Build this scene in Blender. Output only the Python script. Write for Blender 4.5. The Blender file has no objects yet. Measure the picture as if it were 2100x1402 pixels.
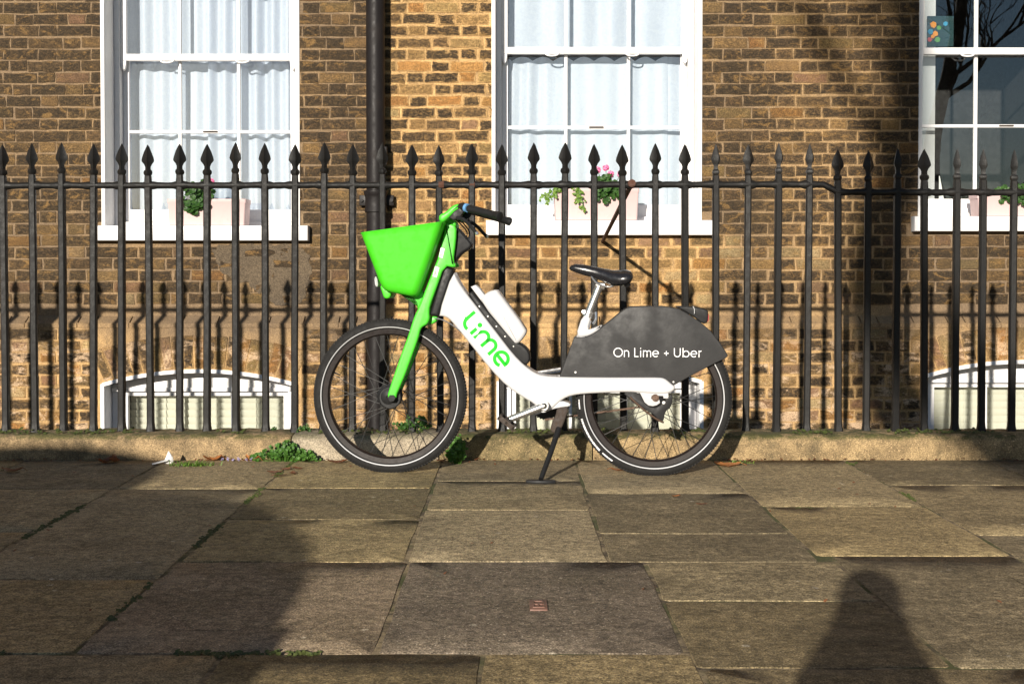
import bpy, bmesh, math, random
from mathutils import Vector, Matrix, noise
random.seed(7)
R = math.radians
PI = math.pi
scene = bpy.context.scene
COL = scene.collection

# ------------------------------------------------------------------ camera, sky, sun, exposure
F = 2600.0                      # focal length in photo pixels (photo 2100 x 1402)
CAMZ = 0.88
PITCH = R(1.2)
SHIFT = -(141 - F * math.tan(PITCH)) / 2100.0
cd = bpy.data.cameras.new('camera'); cam = bpy.data.objects.new('camera', cd); COL.objects.link(cam)
cd.sensor_width = 36.0; cd.lens = F / 2100 * 36.0; cd.shift_y = SHIFT; cd.clip_end = 2000; cd.clip_start = 0.02
cam.location = (0, 0, CAMZ); cam.rotation_euler = (R(90) - PITCH, 0, 0)
scene.camera = cam

SUNV = Vector((0.28, 1.0, -0.28))          # direction the sunlight travels
SUN_EL = math.atan2(0.28, math.hypot(0.28, 1.0))
w = bpy.data.worlds.new('World'); scene.world = w; w.use_nodes = True
nt = w.node_tree; nt.nodes.clear()
sky = nt.nodes.new('ShaderNodeTexSky'); sky.sky_type = 'NISHITA'; sky.sun_disc = False
sky.sun_elevation = SUN_EL; sky.sun_rotation = math.atan2(-0.28, -1.0); sky.air_density = 1.0; sky.dust_density = 0.4; sky.ozone_density = 3.0
bg = nt.nodes.new('ShaderNodeBackground'); bg.inputs[1].default_value = 0.058
ow = nt.nodes.new('ShaderNodeOutputWorld')
nt.links.new(sky.outputs[0], bg.inputs[0]); nt.links.new(bg.outputs[0], ow.inputs[0])
sd = bpy.data.lights.new('sun', 'SUN'); so = bpy.data.objects.new('sun', sd); COL.objects.link(so)
sd.energy = 5.0; sd.angle = R(0.55); sd.color = (1.0, 0.92, 0.80)
so.rotation_euler = SUNV.to_track_quat('-Z', 'Y').to_euler(); so.location = (-3, -10, 8)
scene.view_settings.view_transform = 'Standard'; scene.view_settings.look = 'None'
scene.view_settings.exposure = 0.56; scene.view_settings.gamma = 1.0
scene.view_settings.use_curve_mapping = False

# ------------------------------------------------------------------ helpers: pixel -> place
FWD = Vector((0, math.cos(PITCH), -math.sin(PITCH))); UPV = Vector((0, math.sin(PITCH), math.cos(PITCH)))
CP = Vector((0, 0, CAMZ))
def ray(px, py):
    return FWD + Vector(((px - 1050) / F, 0, 0)) + UPV * ((701 - py) / F + SHIFT * 2100 / F)
def at(px, py, Y):
    d = ray(px, py); return CP + d * (Y / d.y)
def gnd(px, py, z=0.0):
    d = ray(px, py); q = CP + d * ((z - CAMZ) / d.z)
    if q.y > 5.925: q = at(px, 560, 5.925); q.z = z         # stop short of the kerb
    return q
def wx(px, Y): return at(px, 560, Y).x
def wz(py, Y): return at(1050, py, Y).z

# ------------------------------------------------------------------ helpers: materials
MATS = {}
class NT:
    def __init__(s, name):
        s.m = bpy.data.materials.new(name); s.m.use_nodes = True; s.t = s.m.node_tree
        s.b = s.t.nodes['Principled BSDF']
    def n(s, typ, **kw):
        nd = s.t.nodes.new(typ)
        for k, v in kw.items():
            if k in ('i',):
                for a, b in v.items(): s.put(nd, a, b)
            else: setattr(nd, k, v)
        return nd
    def put(s, nd, a, b):
        if hasattr(b, 'node'): s.t.links.new(b, nd.inputs[a])
        else: nd.inputs[a].default_value = b
    def noise(s, scale, detail=4, rough=0.6, vec=None, dist=0.0):
        nd = s.n('ShaderNodeTexNoise'); nd.inputs['Scale'].default_value = scale
        nd.inputs['Detail'].default_value = detail; nd.inputs['Roughness'].default_value = rough
        nd.inputs['Distortion'].default_value = dist
        if vec is not None: s.t.links.new(vec, nd.inputs['Vector'])
        return nd.outputs['Fac']
    def ramp(s, fac, a, b, ca=0.0, cb=1.0):
        nd = s.n('ShaderNodeMapRange'); nd.inputs['From Min'].default_value = a; nd.inputs['From Max'].default_value = b
        nd.inputs['To Min'].default_value = ca; nd.inputs['To Max'].default_value = cb
        nd.interpolation_type = 'SMOOTHSTEP'
        s.t.links.new(fac, nd.inputs['Value']); return nd.outputs[0]
    def mix(s, fac, a, b, mode='MIX'):
        nd = s.n('ShaderNodeMix', data_type='RGBA', blend_type=mode)
        for k, v in ((0, fac), (6, a), (7, b)):
            if hasattr(v, 'node'): s.t.links.new(v, nd.inputs[k])
            else: nd.inputs[k].default_value = v if k == 0 else (*v, 1.0)[:4]
        return nd.outputs[2]
    def math(s, op, a, b=0.0):
        nd = s.n('ShaderNodeMath', operation=op)
        for k, v in ((0, a), (1, b)):
            if hasattr(v, 'node'): s.t.links.new(v, nd.inputs[k])
            else: nd.inputs[k].default_value = v
        return nd.outputs[0]
    def grain(s, c, p, scale, lo, hi):
        f = s.ramp(s.noise(scale, 3, .75, p), .33, .67, lo, hi)
        cb = s.n('ShaderNodeCombineColor')
        for i in range(3): s.t.links.new(f, cb.inputs[i])
        return s.mix(1.0, c, cb.outputs[0], 'MULTIPLY')
    def pos(s): return s.n('ShaderNodeNewGeometry').outputs['Position']
    def obj(s): return s.n('ShaderNodeTexCoord').outputs['Object']
    def bump(s, h, strength=0.3, dist=0.004):
        nd = s.n('ShaderNodeBump'); nd.inputs['Strength'].default_value = strength; nd.inputs['Distance'].default_value = dist
        s.t.links.new(h, nd.inputs['Height']); s.t.links.new(nd.outputs[0], s.b.inputs['Normal'])
    def col(s, c):
        if hasattr(c, 'node'): s.t.links.new(c, s.b.inputs['Base Color'])
        else: s.b.inputs['Base Color'].default_value = (*c, 1)[:4]
    def rough(s, r):
        if hasattr(r, 'node'): s.t.links.new(r, s.b.inputs['Roughness'])
        else: s.b.inputs['Roughness'].default_value = r
    def done(s, key): MATS[key] = s.m; return s.m

def paint(key, c, rough=0.4, dirt=0.15, dirtc=(0.12, 0.09, 0.06), metal=0.0, scale=14, bump=0.05, coat=0.0, lo=0.52, spec=0.5):
    k = NT(key); p = k.obj()
    f = k.ramp(k.noise(scale, 6, 0.65, p), lo, lo + 0.26, 0, dirt)
    k.col(k.mix(f, c, dirtc)); r = k.ramp(k.noise(scale * 2, 4, 0.6, p), 0.3, 0.7, rough * 0.8, min(1, rough * 1.25)); k.rough(r)
    k.b.inputs['Metallic'].default_value = metal
    k.b.inputs['Coat Weight'].default_value = coat
    k.b.inputs['Specular IOR Level'].default_value = spec
    if bump: k.bump(k.noise(scale * 12, 4, 0.6, p), bump, 0.002)
    return k.done(key)

paint('white_paint', (0.72, 0.71, 0.71), 0.45, 0.22, (0.42, 0.38, 0.33), scale=9, bump=0.12)
paint('cream_blind', (0.72, 0.68, 0.56), 0.6, 0.15, (0.45, 0.4, 0.3), bump=0.05)
paint('pink_planter', (0.56, 0.41, 0.40), 0.6, 0.2, (0.45, 0.3, 0.25), bump=0.1)
paint('black_iron', (0.010, 0.0095, 0.009), 0.48, 0.4, (0.03, 0.023, 0.017), scale=22, bump=0.6, spec=0.22)
paint('rust', (0.075, 0.03, 0.017), 0.85, 0.6, (0.02, 0.014, 0.012), scale=40, bump=0.6)
paint('drain_black', (0.012, 0.010, 0.010), 0.5, 0.35, (0.032, 0.024, 0.019), scale=8, bump=0.4, spec=0.2)
paint('lime_green', (0.06, 0.50, 0.025), 0.42, 0.15, (0.03, 0.2, 0.02), scale=30, bump=0.05)
paint('lime_basket', (0.05, 0.50, 0.009), 0.5, 0.12, (0.04, 0.38, 0.008), scale=20, bump=0.15)
paint('logo_green', (0.0, 0.42, 0.006), 0.5, 0.0, bump=0, spec=.2)
paint('bike_white', (0.50, 0.495, 0.50), 0.35, 0.5, (0.22, 0.17, 0.12), scale=45, bump=0.03, coat=0.3, lo=0.6)
paint('bike_grey', (0.026, 0.0255, 0.0258), 0.6, 0.05, (0.065, 0.06, 0.055), scale=5, bump=0.3, spec=0.3)
paint('black_plastic', (0.012, 0.012, 0.0125), 0.5, 0.2, (0.032, 0.03, 0.028), scale=30, bump=0.1, spec=0.25)
paint('saddle_black', (0.012, 0.012, 0.014), 0.28, 0.15, (0.04, 0.04, 0.04), scale=30, bump=0.1)
paint('rubber', (0.016, 0.0155, 0.015), 0.75, 0.4, (0.032, 0.03, 0.028), scale=20, bump=0.3, spec=0.2)
paint('rim_dark', (0.014, 0.010, 0.009), 0.4, 0.5, (0.035, 0.018, 0.012), scale=26, bump=0.15, spec=0.2)
paint('silver', (0.62, 0.61, 0.60), 0.28, 0.25, (0.2, 0.15, 0.1), metal=0.9, scale=40, bump=0.05)
paint('spoke_steel', (0.05, 0.05, 0.05), 0.4, 0.2, metal=0.6, bump=0)
paint('reflective', (0.55, 0.55, 0.56), 0.4, 0.1, bump=0)
paint('print_white', (0.82, 0.82, 0.82), 0.5, 0.05, bump=0)
paint('sticker', (0.78, 0.77, 0.74), 0.5, 0.1, bump=0)
paint('ink', (0.05, 0.04, 0.04), 0.6, 0.0, bump=0)
paint('brown_grime', (0.045, 0.033, 0.026), 0.8, 0.6, (0.11, 0.075, 0.05), scale=40, bump=0.5)
paint('chain', (0.10, 0.06, 0.04), 0.6, 0.5, (0.04, 0.02, 0.015), metal=0.5, scale=60, bump=0.2)
paint('blue_ring', (0.12, 0.3, 0.55), 0.4, 0.1, bump=0)
paint('soil', (0.03, 0.022, 0.016), 0.95, 0.4, scale=40, bump=0.8)
paint('flower_pink', (0.75, 0.16, 0.34), 0.6, 0.3, (0.8, 0.4, 0.5), scale=60, bump=0)
paint('flower_purple', (0.30, 0.26, 0.42), 0.6, 0.3, (0.6, 0.5, 0.7), scale=60, bump=0)
paint('paper', (0.82, 0.81, 0.78), 0.7, 0.15, (0.5, 0.45, 0.4), scale=40, bump=0.1)
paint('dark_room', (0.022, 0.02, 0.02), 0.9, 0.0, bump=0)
paint('car_paint', (0.05, 0.06, 0.08), 0.25, 0.1, coat=1.0, bump=0)
paint('car_glass', (0.01, 0.012, 0.014), 0.05, 0.0, bump=0)
paint('cloth_dark', (0.03, 0.033, 0.045), 0.9, 0.2, scale=30, bump=0.3)
paint('skin', (0.5, 0.3, 0.22), 0.55, 0.1, (0.4, 0.2, 0.15), bump=0.05)
paint('hair', (0.03, 0.02, 0.014), 0.6, 0.1, bump=0.3)
paint('bark', (0.085, 0.065, 0.045), 0.9, 0.6, (0.18, 0.15, 0.11), scale=6, bump=0.8)
paint('metal_tag', (0.17, 0.085, 0.06), 0.6, 0.5, (0.14, 0.07, 0.05), scale=50, bump=0.3)
paint('sign_back', (0.3, 0.3, 0.3), 0.5, 0.1, bump=0)
paint('panel_teal', (0.02, 0.05, 0.055), 0.3, 0.2, bump=0)
paint('bit_orange', (0.8, 0.3, 0.03), 0.4, 0, bump=0)
paint('bit_blue', (0.04, 0.25, 0.42), 0.4, 0, bump=0)
paint('bit_green', (0.1, 0.28, 0.08), 0.4, 0, bump=0)
paint('bit_red', (0.5, 0.08, 0.08), 0.4, 0, bump=0)

def leaf_mat(key, a, b, trans=0.3):
    k = NT(key); p = k.pos()
    g = k.n('ShaderNodeObjectInfo').outputs['Random']
    f = k.math('ADD', k.noise(55, 3, 0.6, p), k.math('MULTIPLY', g, 0.15))
    k.col(k.mix(k.ramp(f, 0.4, 0.72), a, b)); k.rough(0.5)
    tr = k.n('ShaderNodeBsdfTranslucent'); tr.inputs[0].default_value = (*b, 1)
    mx = k.n('ShaderNodeMixShader'); mx.inputs[0].default_value = trans
    k.t.links.new(k.b.outputs[0], mx.inputs[1]); k.t.links.new(tr.outputs[0], mx.inputs[2])
    k.t.links.new(mx.outputs[0], k.t.nodes['Material Output'].inputs[0])
    return k.done(key)
leaf_mat('leaf_green', (0.035, 0.10, 0.014), (0.09, 0.21, 0.03))
leaf_mat('leaf_dark', (0.022, 0.065, 0.012), (0.05, 0.13, 0.02))
leaf_mat('grass', (0.07, 0.15, 0.02), (0.17, 0.28, 0.04))
leaf_mat('ivy', (0.10, 0.20, 0.02), (0.22, 0.34, 0.05))
leaf_mat('moss', (0.03, 0.045, 0.01), (0.07, 0.085, 0.02), 0.1)
leaf_mat('leaf_orange', (0.30, 0.10, 0.03), (0.46, 0.19, 0.06))
leaf_mat('leaf_brown', (0.13, 0.05, 0.025), (0.26, 0.11, 0.05))
leaf_mat('curtain', (0.66, 0.72, 0.86), (0.76, 0.81, 0.92), 0.35)

# brick: per-brick tone in a colour attribute (alpha = soot), edge wear in a float attribute
k = NT('brick'); p = k.pos()
at_ = k.n('ShaderNodeAttribute', attribute_name='tone'); ed = k.n('ShaderNodeAttribute', attribute_name='edge')
mp = k.n('ShaderNodeMapping'); mp.inputs['Scale'].default_value = (1, 1, 1.8); k.t.links.new(p, mp.inputs[0]); pv = mp.outputs[0]
base = at_.outputs['Color']
n1 = k.noise(34, 7, 0.68, pv, 0.4); n2 = k.noise(95, 5, 0.7, pv); n3 = k.noise(13, 6, 0.7, pv, 0.6); nb = k.noise(0.9, 3, 0.5, p)
c = k.mix(k.ramp(n2, 0.35, 0.7, 0, 0.55), base, (0.30, 0.19, 0.09))
soot = k.math('MULTIPLY', k.ramp(n1, 0.36, 0.56), at_.outputs['Alpha'])
c = k.mix(soot, c, (0.030, 0.023, 0.018))
c = k.mix(k.ramp(k.noise(160, 3, 0.7, pv), 0.60, 0.72, 0, 0.6), c, (0.38, 0.26, 0.14))
wear = k.ramp(k.math('ADD', k.math('MULTIPLY', ed.outputs['Fac'], 0.30), n3), 0.60, 0.74)
mort = k.mix(k.noise(40, 4, 0.6, p), (0.34, 0.22, 0.105), (0.52, 0.35, 0.18))
z = k.n('ShaderNodeSeparateXYZ'); k.t.links.new(p, z.inputs[0])
def lit_clean_map(k, z, p):  # wall tone by position: tree shade and sun painted in, mixed with soot
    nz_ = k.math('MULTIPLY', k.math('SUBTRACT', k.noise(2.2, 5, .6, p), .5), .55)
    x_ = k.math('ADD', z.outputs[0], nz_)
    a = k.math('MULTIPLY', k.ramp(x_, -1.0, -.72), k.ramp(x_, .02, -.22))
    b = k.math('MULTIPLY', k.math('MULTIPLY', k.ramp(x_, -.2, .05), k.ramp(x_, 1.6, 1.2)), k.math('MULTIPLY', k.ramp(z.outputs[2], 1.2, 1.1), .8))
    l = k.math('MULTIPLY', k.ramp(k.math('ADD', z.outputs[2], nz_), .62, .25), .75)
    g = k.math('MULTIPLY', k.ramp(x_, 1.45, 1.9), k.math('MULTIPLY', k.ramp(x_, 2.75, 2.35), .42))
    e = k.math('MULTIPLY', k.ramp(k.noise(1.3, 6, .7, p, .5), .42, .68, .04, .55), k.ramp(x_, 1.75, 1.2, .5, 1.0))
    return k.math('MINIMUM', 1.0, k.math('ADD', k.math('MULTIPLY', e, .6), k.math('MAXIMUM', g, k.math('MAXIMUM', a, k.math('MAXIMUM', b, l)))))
lit_clean = lit_clean_map(k, z, p)
mort = k.mix(lit_clean, (0.135, .098, .068), mort)
c = k.mix(k.math('MULTIPLY', wear, k.math('ADD', .35, k.math('MULTIPLY', lit_clean, .45))), c, mort)
c = k.mix(k.math('MULTIPLY', k.math('SUBTRACT', 1.0, lit_clean), .62), c, (0.033, .026, .020))  # darkens for soot and for the painted tree shade alike
c = k.mix(k.ramp(k.noise(10, 7, .72, pv, .7), .52, .64, 0, .7), c, (0.23, .142, .062))
c = k.mix(k.ramp(k.noise(17, 5, .7, pv, .4), .69, .74, 0, .8), c, (0.48, .33, .10))
low = k.ramp(z.outputs[2], 0.56, 0.30)
flake = k.math('MULTIPLY', low, k.ramp(k.noise(5.5, 8, 0.75, pv, 0.5), 0.50, 0.60))
c = k.mix(k.math('MULTIPLY', flake, 0.85), c, (0.58, 0.43, 0.32))
c = k.mix(k.ramp(nb, 0.35, 0.7, 0.2, 0), c, (0.03, 0.024, 0.02))
c = k.grain(c, p, 170, .5, 1.5); c = k.mix(1.0, c, (1.0, .945, .80), 'MULTIPLY')
k.col(c); k.rough(0.92); k.b.inputs['Specular IOR Level'].default_value = 0.2
k.bump(k.math('ADD', n1, k.math('MULTIPLY', n2, 0.6)), 0.75, 0.007); k.done('brick')
k = NT('mortar'); p = k.pos()
c = k.mix(k.noise(30, 5, 0.65, p), (0.34, 0.225, 0.11), (0.56, 0.385, 0.20))
c = k.mix(k.ramp(k.noise(7, 6, 0.7, p), 0.42, 0.66, 0, 0.6), c, (0.13, 0.09, 0.055))
z = k.n('ShaderNodeSeparateXYZ'); k.t.links.new(p, z.inputs[0])
c = k.mix(lit_clean_map(k, z, p), k.mix(k.noise(25, 5, .65, p), (0.09, .066, .048), (0.20, .15, .105)), c)  # mortar takes the same painted shade and soot
c = k.grain(c, p, 170, .6, 1.4); c = k.mix(1.0, c, (1.12, 1.04, .88), 'MULTIPLY')
k.col(c); k.rough(0.95); k.bump(k.noise(120, 5, 0.7, p), 0.6, 0.004); k.done('mortar')
k = NT('far_brick'); p = k.pos()
mp = k.n('ShaderNodeMapping'); mp.inputs['Rotation'].default_value = (R(90), 0, 0); k.t.links.new(p, mp.inputs[0])
bt = k.n('ShaderNodeTexBrick'); k.t.links.new(mp.outputs[0], bt.inputs[0]); bt.inputs['Scale'].default_value = 1
for a, b in (('Brick Width', .23), ('Row Height', .0777), ('Mortar Size', .006)): bt.inputs[a].default_value = b
bt.inputs[1].default_value = (.09, .06, .035, 1); bt.inputs[2].default_value = (.2, .13, .07, 1); bt.inputs[3].default_value = (.4, .28, .16, 1)
k.col(bt.outputs[0]); k.rough(.95); k.done('far_brick')
# cement render, kerb stone, paving
k = NT('cement'); p = k.pos()
c = k.mix(k.noise(9, 7, 0.7, p), (0.06, 0.045, 0.030), (0.13, 0.095, 0.058)); c = k.mix(k.ramp(k.noise(2.5, 5, .6, p), .5, .7, 0, .6), c, (0.05, .04, .032))
c = k.grain(c, p, 150, .5, 1.5); k.col(c); k.rough(.95); k.bump(k.noise(40, 6, .7, p), .7, .007); k.done('cement')
def kerbmat(key, a, b, pebble, moss):
    k = NT(key); p = k.pos()
    c = k.mix(k.ramp(k.noise(12, 7, .7, p), .35, .65), a, b)
    v = k.n('ShaderNodeTexVoronoi'); v.inputs['Scale'].default_value = 95; k.t.links.new(p, v.inputs['Vector'])
    peb = k.math('MULTIPLY', k.ramp(v.outputs['Distance'], .42, .2), k.ramp(k.noise(60, 2, .5, p), .45, .6))
    c = k.mix(k.math('MULTIPLY', peb, pebble), c, (0.52, .40, .25))
    c = k.mix(k.ramp(k.noise(4, 6, .7, p), .5, .7, 0, .7), c, (0.05, .045, .03))
    g = k.n('ShaderNodeNewGeometry'); nz = k.n('ShaderNodeSeparateXYZ'); k.t.links.new(g.outputs['Normal'], nz.inputs[0])
    up = k.math('MULTIPLY', k.ramp(nz.outputs[2], .25, .8), k.ramp(k.noise(14, 5, .7, p), .36, .56))
    c = k.mix(k.math('MULTIPLY', up, moss), c, (0.045, .055, .012))
    c = k.grain(c, p, 180, .55, 1.45); c = k.mix(1.0, c, (1.0, .91, .77), 'MULTIPLY')
    k.col(c); k.rough(.93)
    k.bump(k.math('ADD', k.noise(45, 6, .7, p), k.math('MULTIPLY', peb, .5 * pebble)), .8, .008); return k.done(key)
kerbmat('kerb_tan', (0.17, .13, .08), (0.34, .26, .16), .25, .85)
kerbmat('kerb_grey', (0.22, .20, .17), (0.36, .33, .28), .1, .5)
kerbmat('kerb_mossy', (0.10, .085, .045), (0.22, .18, .10), .6, .95)
kerbmat('kerb_pebble', (0.19, .145, .085), (0.33, .255, .15), .95, .9)
def slabmat(key, a, b, speck):
    k = NT(key); p = k.pos(); rnd = k.n('ShaderNodeObjectInfo').outputs['Random']
    mp = k.n('ShaderNodeMapping'); mp.inputs['Rotation'].default_value = (0, 0, .12); mp.inputs['Scale'].default_value = (.9, 1.1, 1); k.t.links.new(p, mp.inputs[0])
    q = mp.outputs[0]
    c = k.mix(k.ramp(k.math('ADD', k.noise(6, 8, .75, q, .1), k.math('MULTIPLY', rnd, .25)), .42, .82), a, b)
    c = k.mix(k.ramp(k.noise(1.7, 7, .7, q, .2), .45, .70, 0, .55), c, (0.065, .053, .030))
    c = k.mix(k.ramp(k.noise(38, 6, .75, q), .52, .75, 0, .5), c, (0.06, .05, .036))
    c = k.mix(k.ramp(k.noise(150, 3, .7, p), .58, .72, 0, .5 + speck * .4), c, (0.42, .37, .28))
    c = k.mix(k.ramp(k.noise(75, 4, .8, p), .50, .68, 0, .55), c, (0.045, .037, .024))
    c = k.mix(k.ramp(k.noise(70, 4, .8, q), .54, .70, 0, .5), c, (0.34, .29, .19))
    v = k.n('ShaderNodeTexVoronoi'); v.inputs['Scale'].default_value = 9; k.t.links.new(p, v.inputs['Vector'])
    sp = k.math('MULTIPLY', k.ramp(k.math('ADD', v.outputs['Distance'], k.math('MULTIPLY', k.noise(60, 3, .6, p), .12)), .17, .115), k.ramp(k.noise(5, 2, .5, p), .5, .58))
    c = k.mix(k.math('MULTIPLY', sp, .6), c, (0.46, .43, .37))
    v2 = k.n('ShaderNodeTexVoronoi'); v2.inputs['Scale'].default_value = 70; k.t.links.new(p, v2.inputs['Vector'])
    c = k.mix(k.math('MULTIPLY', k.ramp(v2.outputs['Distance'], .16, .09), speck), c, (0.55, .5, .44))
    c = k.grain(c, p, 210, .38, 1.72); c = k.grain(c, p, 34, .66, 1.36); c = k.mix(1.0, c, (1.12, 1.035, .89), 'MULTIPLY')
    rs = k.n('ShaderNodeHueSaturation'); k.t.links.new(c, rs.inputs['Color']); k.t.links.new(k.ramp(rnd, 0, 1, .91, 1.09), rs.inputs['Value']); k.t.links.new(k.ramp(k.math('FRACT', k.math('MULTIPLY', rnd, 7.3)), 0, 1, .86, 1.02), rs.inputs['Saturation']); c = rs.outputs[0]
    k.col(c); k.rough(k.ramp(k.noise(8, 4, .6, p), .3, .7, .62, .9)); k.b.inputs['Specular IOR Level'].default_value = .35
    k.bump(k.math('ADD', k.noise(22, 8, .75, q), k.math('MULTIPLY', k.noise(140, 3, .7, p), .35)), .85, .011); return k.done(key)
slabmat('york_stone', (0.135, .110, .062), (0.265, .215, .125), .25)
slabmat('york_stone_pale', (0.16, .132, .075), (0.31, .255, .148), .3)
slabmat('slab_grey', (0.13, .105, .08), (0.23, .188, .145), .8)
k = NT('joint_dirt'); p = k.pos()
c = k.mix(k.ramp(k.noise(14, 6, .7, p), .4, .6), (0.08, .058, .035), (0.30, .23, .13))
c = k.mix(k.ramp(k.noise(2.6, 4, .6, p), .48, .6, 0, .9), c, (0.055, .065, .012))
k.col(c); k.rough(.97); k.bump(k.noise(90, 5, .7, p), .9, .008); k.done('joint_dirt')
k = NT('asphalt'); p = k.pos(); k.col(k.mix(k.noise(80, 4, .7, p), (.035, .034, .033), (.07, .068, .065))); k.rough(.9); k.bump(k.noise(200, 3, .7, p), .6, .004); k.done('asphalt')
k = NT('far_ground'); p = k.pos(); k.col(k.mix(k.noise(.3, 5, .6, p), (.05, .06, .03), (.11, .1, .06))); k.rough(.95); k.done('far_ground')
# window glass: clear, with a Fresnel reflection
k = NT('glass'); t = k.n('ShaderNodeBsdfTransparent'); t.inputs[0].default_value = (.95, .97, .97, 1)
g = k.n('ShaderNodeBsdfGlossy'); g.inputs['Roughness'].default_value = .005
fr = k.n('ShaderNodeFresnel'); fr.inputs[0].default_value = 1.75
nb = k.n('ShaderNodeBump'); nb.inputs['Strength'].default_value = .05; nb.inputs['Distance'].default_value = .004
k.t.links.new(k.noise(3.5, 1, .5, k.pos()), nb.inputs['Height']); k.t.links.new(nb.outputs[0], g.inputs['Normal'])
mx = k.n('ShaderNodeMixShader'); k.t.links.new(fr.outputs[0], mx.inputs[0]); k.t.links.new(t.outputs[0], mx.inputs[1]); k.t.links.new(g.outputs[0], mx.inputs[2])
k.t.links.new(mx.outputs[0], k.t.nodes['Material Output'].inputs[0]); k.done('glass')

# ------------------------------------------------------------------ helpers: meshes and objects
class MB:
    def __init__(s): s.v = []; s.f = []
    def add(s, vs, fs):
        o = len(s.v); s.v += [tuple(v) for v in vs]; s.f += [tuple(i + o for i in f) for f in fs]; return s
    def slab(s, pts, y0, y1, r0=0.003, r1=None, seg=3, M=None):
        """prism of an (x,z) outline between y0 and y1, edges rounded by r0 (at y0) and r1 (at y1)"""
        if r1 is None: r1 = r0
        n = len(pts); A = sum(pts[i][0] * pts[(i + 1) % n][1] - pts[(i + 1) % n][0] * pts[i][1] for i in range(n))
        if A < 0: pts = pts[::-1]
        nor = []
        for i in range(n):
            a, b, c = Vector(pts[i - 1]), Vector(pts[i]), Vector(pts[(i + 1) % n])
            d1 = (b - a).normalized(); d2 = (c - b).normalized()
            n1 = Vector((-d1.y, d1.x)); n2 = Vector((-d2.y, d2.x)); m = n1 + n2
            if m.length < 1e-6: m = n1.copy()
            m.normalize(); nor.append(m / max(.45, m.dot(n1)))
        rings = []
        def ring(y, ins): rings.append([(pts[i][0] + nor[i].x * ins, y, pts[i][1] + nor[i].y * ins) for i in range(n)])
        if r0 > 0:
            for q in range(seg + 1):
                th = q / seg * PI / 2; ring(y0 + r0 * (1 - math.cos(th)), r0 * (1 - math.sin(th)))
        else: ring(y0, 0)
        if r1 > 0:
            for q in range(seg + 1):
                th = (1 - q / seg) * PI / 2; ring(y1 - r1 * (1 - math.cos(th)), r1 * (1 - math.sin(th)))
        else: ring(y1, 0)
        vs = [Vector(v) for rg in rings for v in rg]
        if M: vs = [M @ v for v in vs]
        fs = []
        for q in range(len(rings) - 1):
            for i in range(n):
                j = (i + 1) % n; fs.append((q * n + i, q * n + j, (q + 1) * n + j, (q + 1) * n + i))
        fs.append(tuple(range(n))[::1]); fs.append(tuple((len(rings) - 1) * n + i for i in range(n))[::-1])
        fs = [f[::-1] for f in fs[:-2]] + [fs[-2], fs[-1]]
        return s.add(vs, [f[::-1] for f in fs[:-2]] + [fs[-2], fs[-1]])
    def box(s, x0, x1, y0, y1, z0, z1, b=0.002, M=None):
        return s.slab([(x0, z0), (x1, z0), (x1, z1), (x0, z1)], y0, y1, b, b, 2, M)
    def tube(s, pts, rad, n=8, caps=True, flat=None):
        pts = [Vector(p) for p in pts]; m = len(pts)
        rad = rad if isinstance(rad, (list, tuple)) else [rad] * m
        t0 = (pts[1] - pts[0]).normalized(); up = Vector((0, 0, 1)) if abs(t0.z) < .9 else Vector((0, 1, 0))
        a = t0.cross(up).normalized(); vs = []; fs = []
        for i in range(m):
            t = ((pts[min(i + 1, m - 1)] - pts[max(i - 1, 0)])).normalized()
            a = (a - t * a.dot(t)).normalized(); b = t.cross(a)
            for q in range(n):
                th = 2 * PI * q / n; vs.append(pts[i] + (a * math.cos(th) + b * math.sin(th) * (flat or 1)) * rad[i])
        for i in range(m - 1):
            for q in range(n):
                r = (q + 1) % n; fs.append((i * n + q, i * n + r, (i + 1) * n + r, (i + 1) * n + q))
        if caps: fs.append(tuple(range(n))[::-1]); fs.append(tuple((m - 1) * n + q for q in range(n)))
        return s.add(vs, fs)
    def lathe(s, prof, c, axis='y', n=48, closed=True):
        """prof: (radius, offset along axis); closed loop"""
        vs = []; fs = []; m = len(prof)
        for i in range(n):
            th = 2 * PI * i / n; ca, sa = math.cos(th), math.sin(th)
            for r, h in prof:
                vs.append((c[0] + r * ca, c[1] + h, c[2] + r * sa) if axis == 'y' else (c[0] + r * ca, c[1] + r * sa, c[2] + h))
        for i in range(n):
            j = (i + 1) % n
            for q in range(m if closed else m - 1):
                e = (q + 1) % m; fs.append((i * m + q, i * m + e, j * m + e, j * m + q))
        return s.add(vs, fs)
    def loft(s, rings, caps=True):
        n = len(rings[0]); fs = []
        for q in range(len(rings) - 1):
            for i in range(n):
                j = (i + 1) % n; fs.append((q * n + i, q * n + j, (q + 1) * n + j, (q + 1) * n + i))
        if caps: fs.append(tuple(range(n))[::-1]); fs.append(tuple((len(rings) - 1) * n + i for i in range(n)))
        return s.add([v for r in rings for v in r], fs)
    def build(s, name, mat, parent=None, smooth=35, fix=True):
        me = bpy.data.meshes.new(name); me.from_pydata(s.v, [], s.f); me.update()
        if fix:
            bm = bmesh.new(); bm.from_mesh(me); bmesh.ops.recalc_face_normals(bm, faces=bm.faces); bm.to_mesh(me); bm.free()
        if smooth:
            me.polygons.foreach_set('use_smooth', [True] * len(me.polygons))
            try: me.set_sharp_from_angle(angle=R(smooth))
            except Exception: pass
        me.materials.append(MATS[mat]); return link(name, me, parent)
def link(name, me, parent=None):
    o = bpy.data.objects.new(name, me); COL.objects.link(o)
    if parent is not None: o.parent = parent
    return o
def thing(name, label, cat, loc=(0, 0, 0), rz=0.0, group=None):
    o = bpy.data.objects.new(name, None); COL.objects.link(o); o.location = loc; o.rotation_euler = (0, 0, rz); o.empty_display_size = .1
    return tag(o, label, cat, group)
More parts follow.
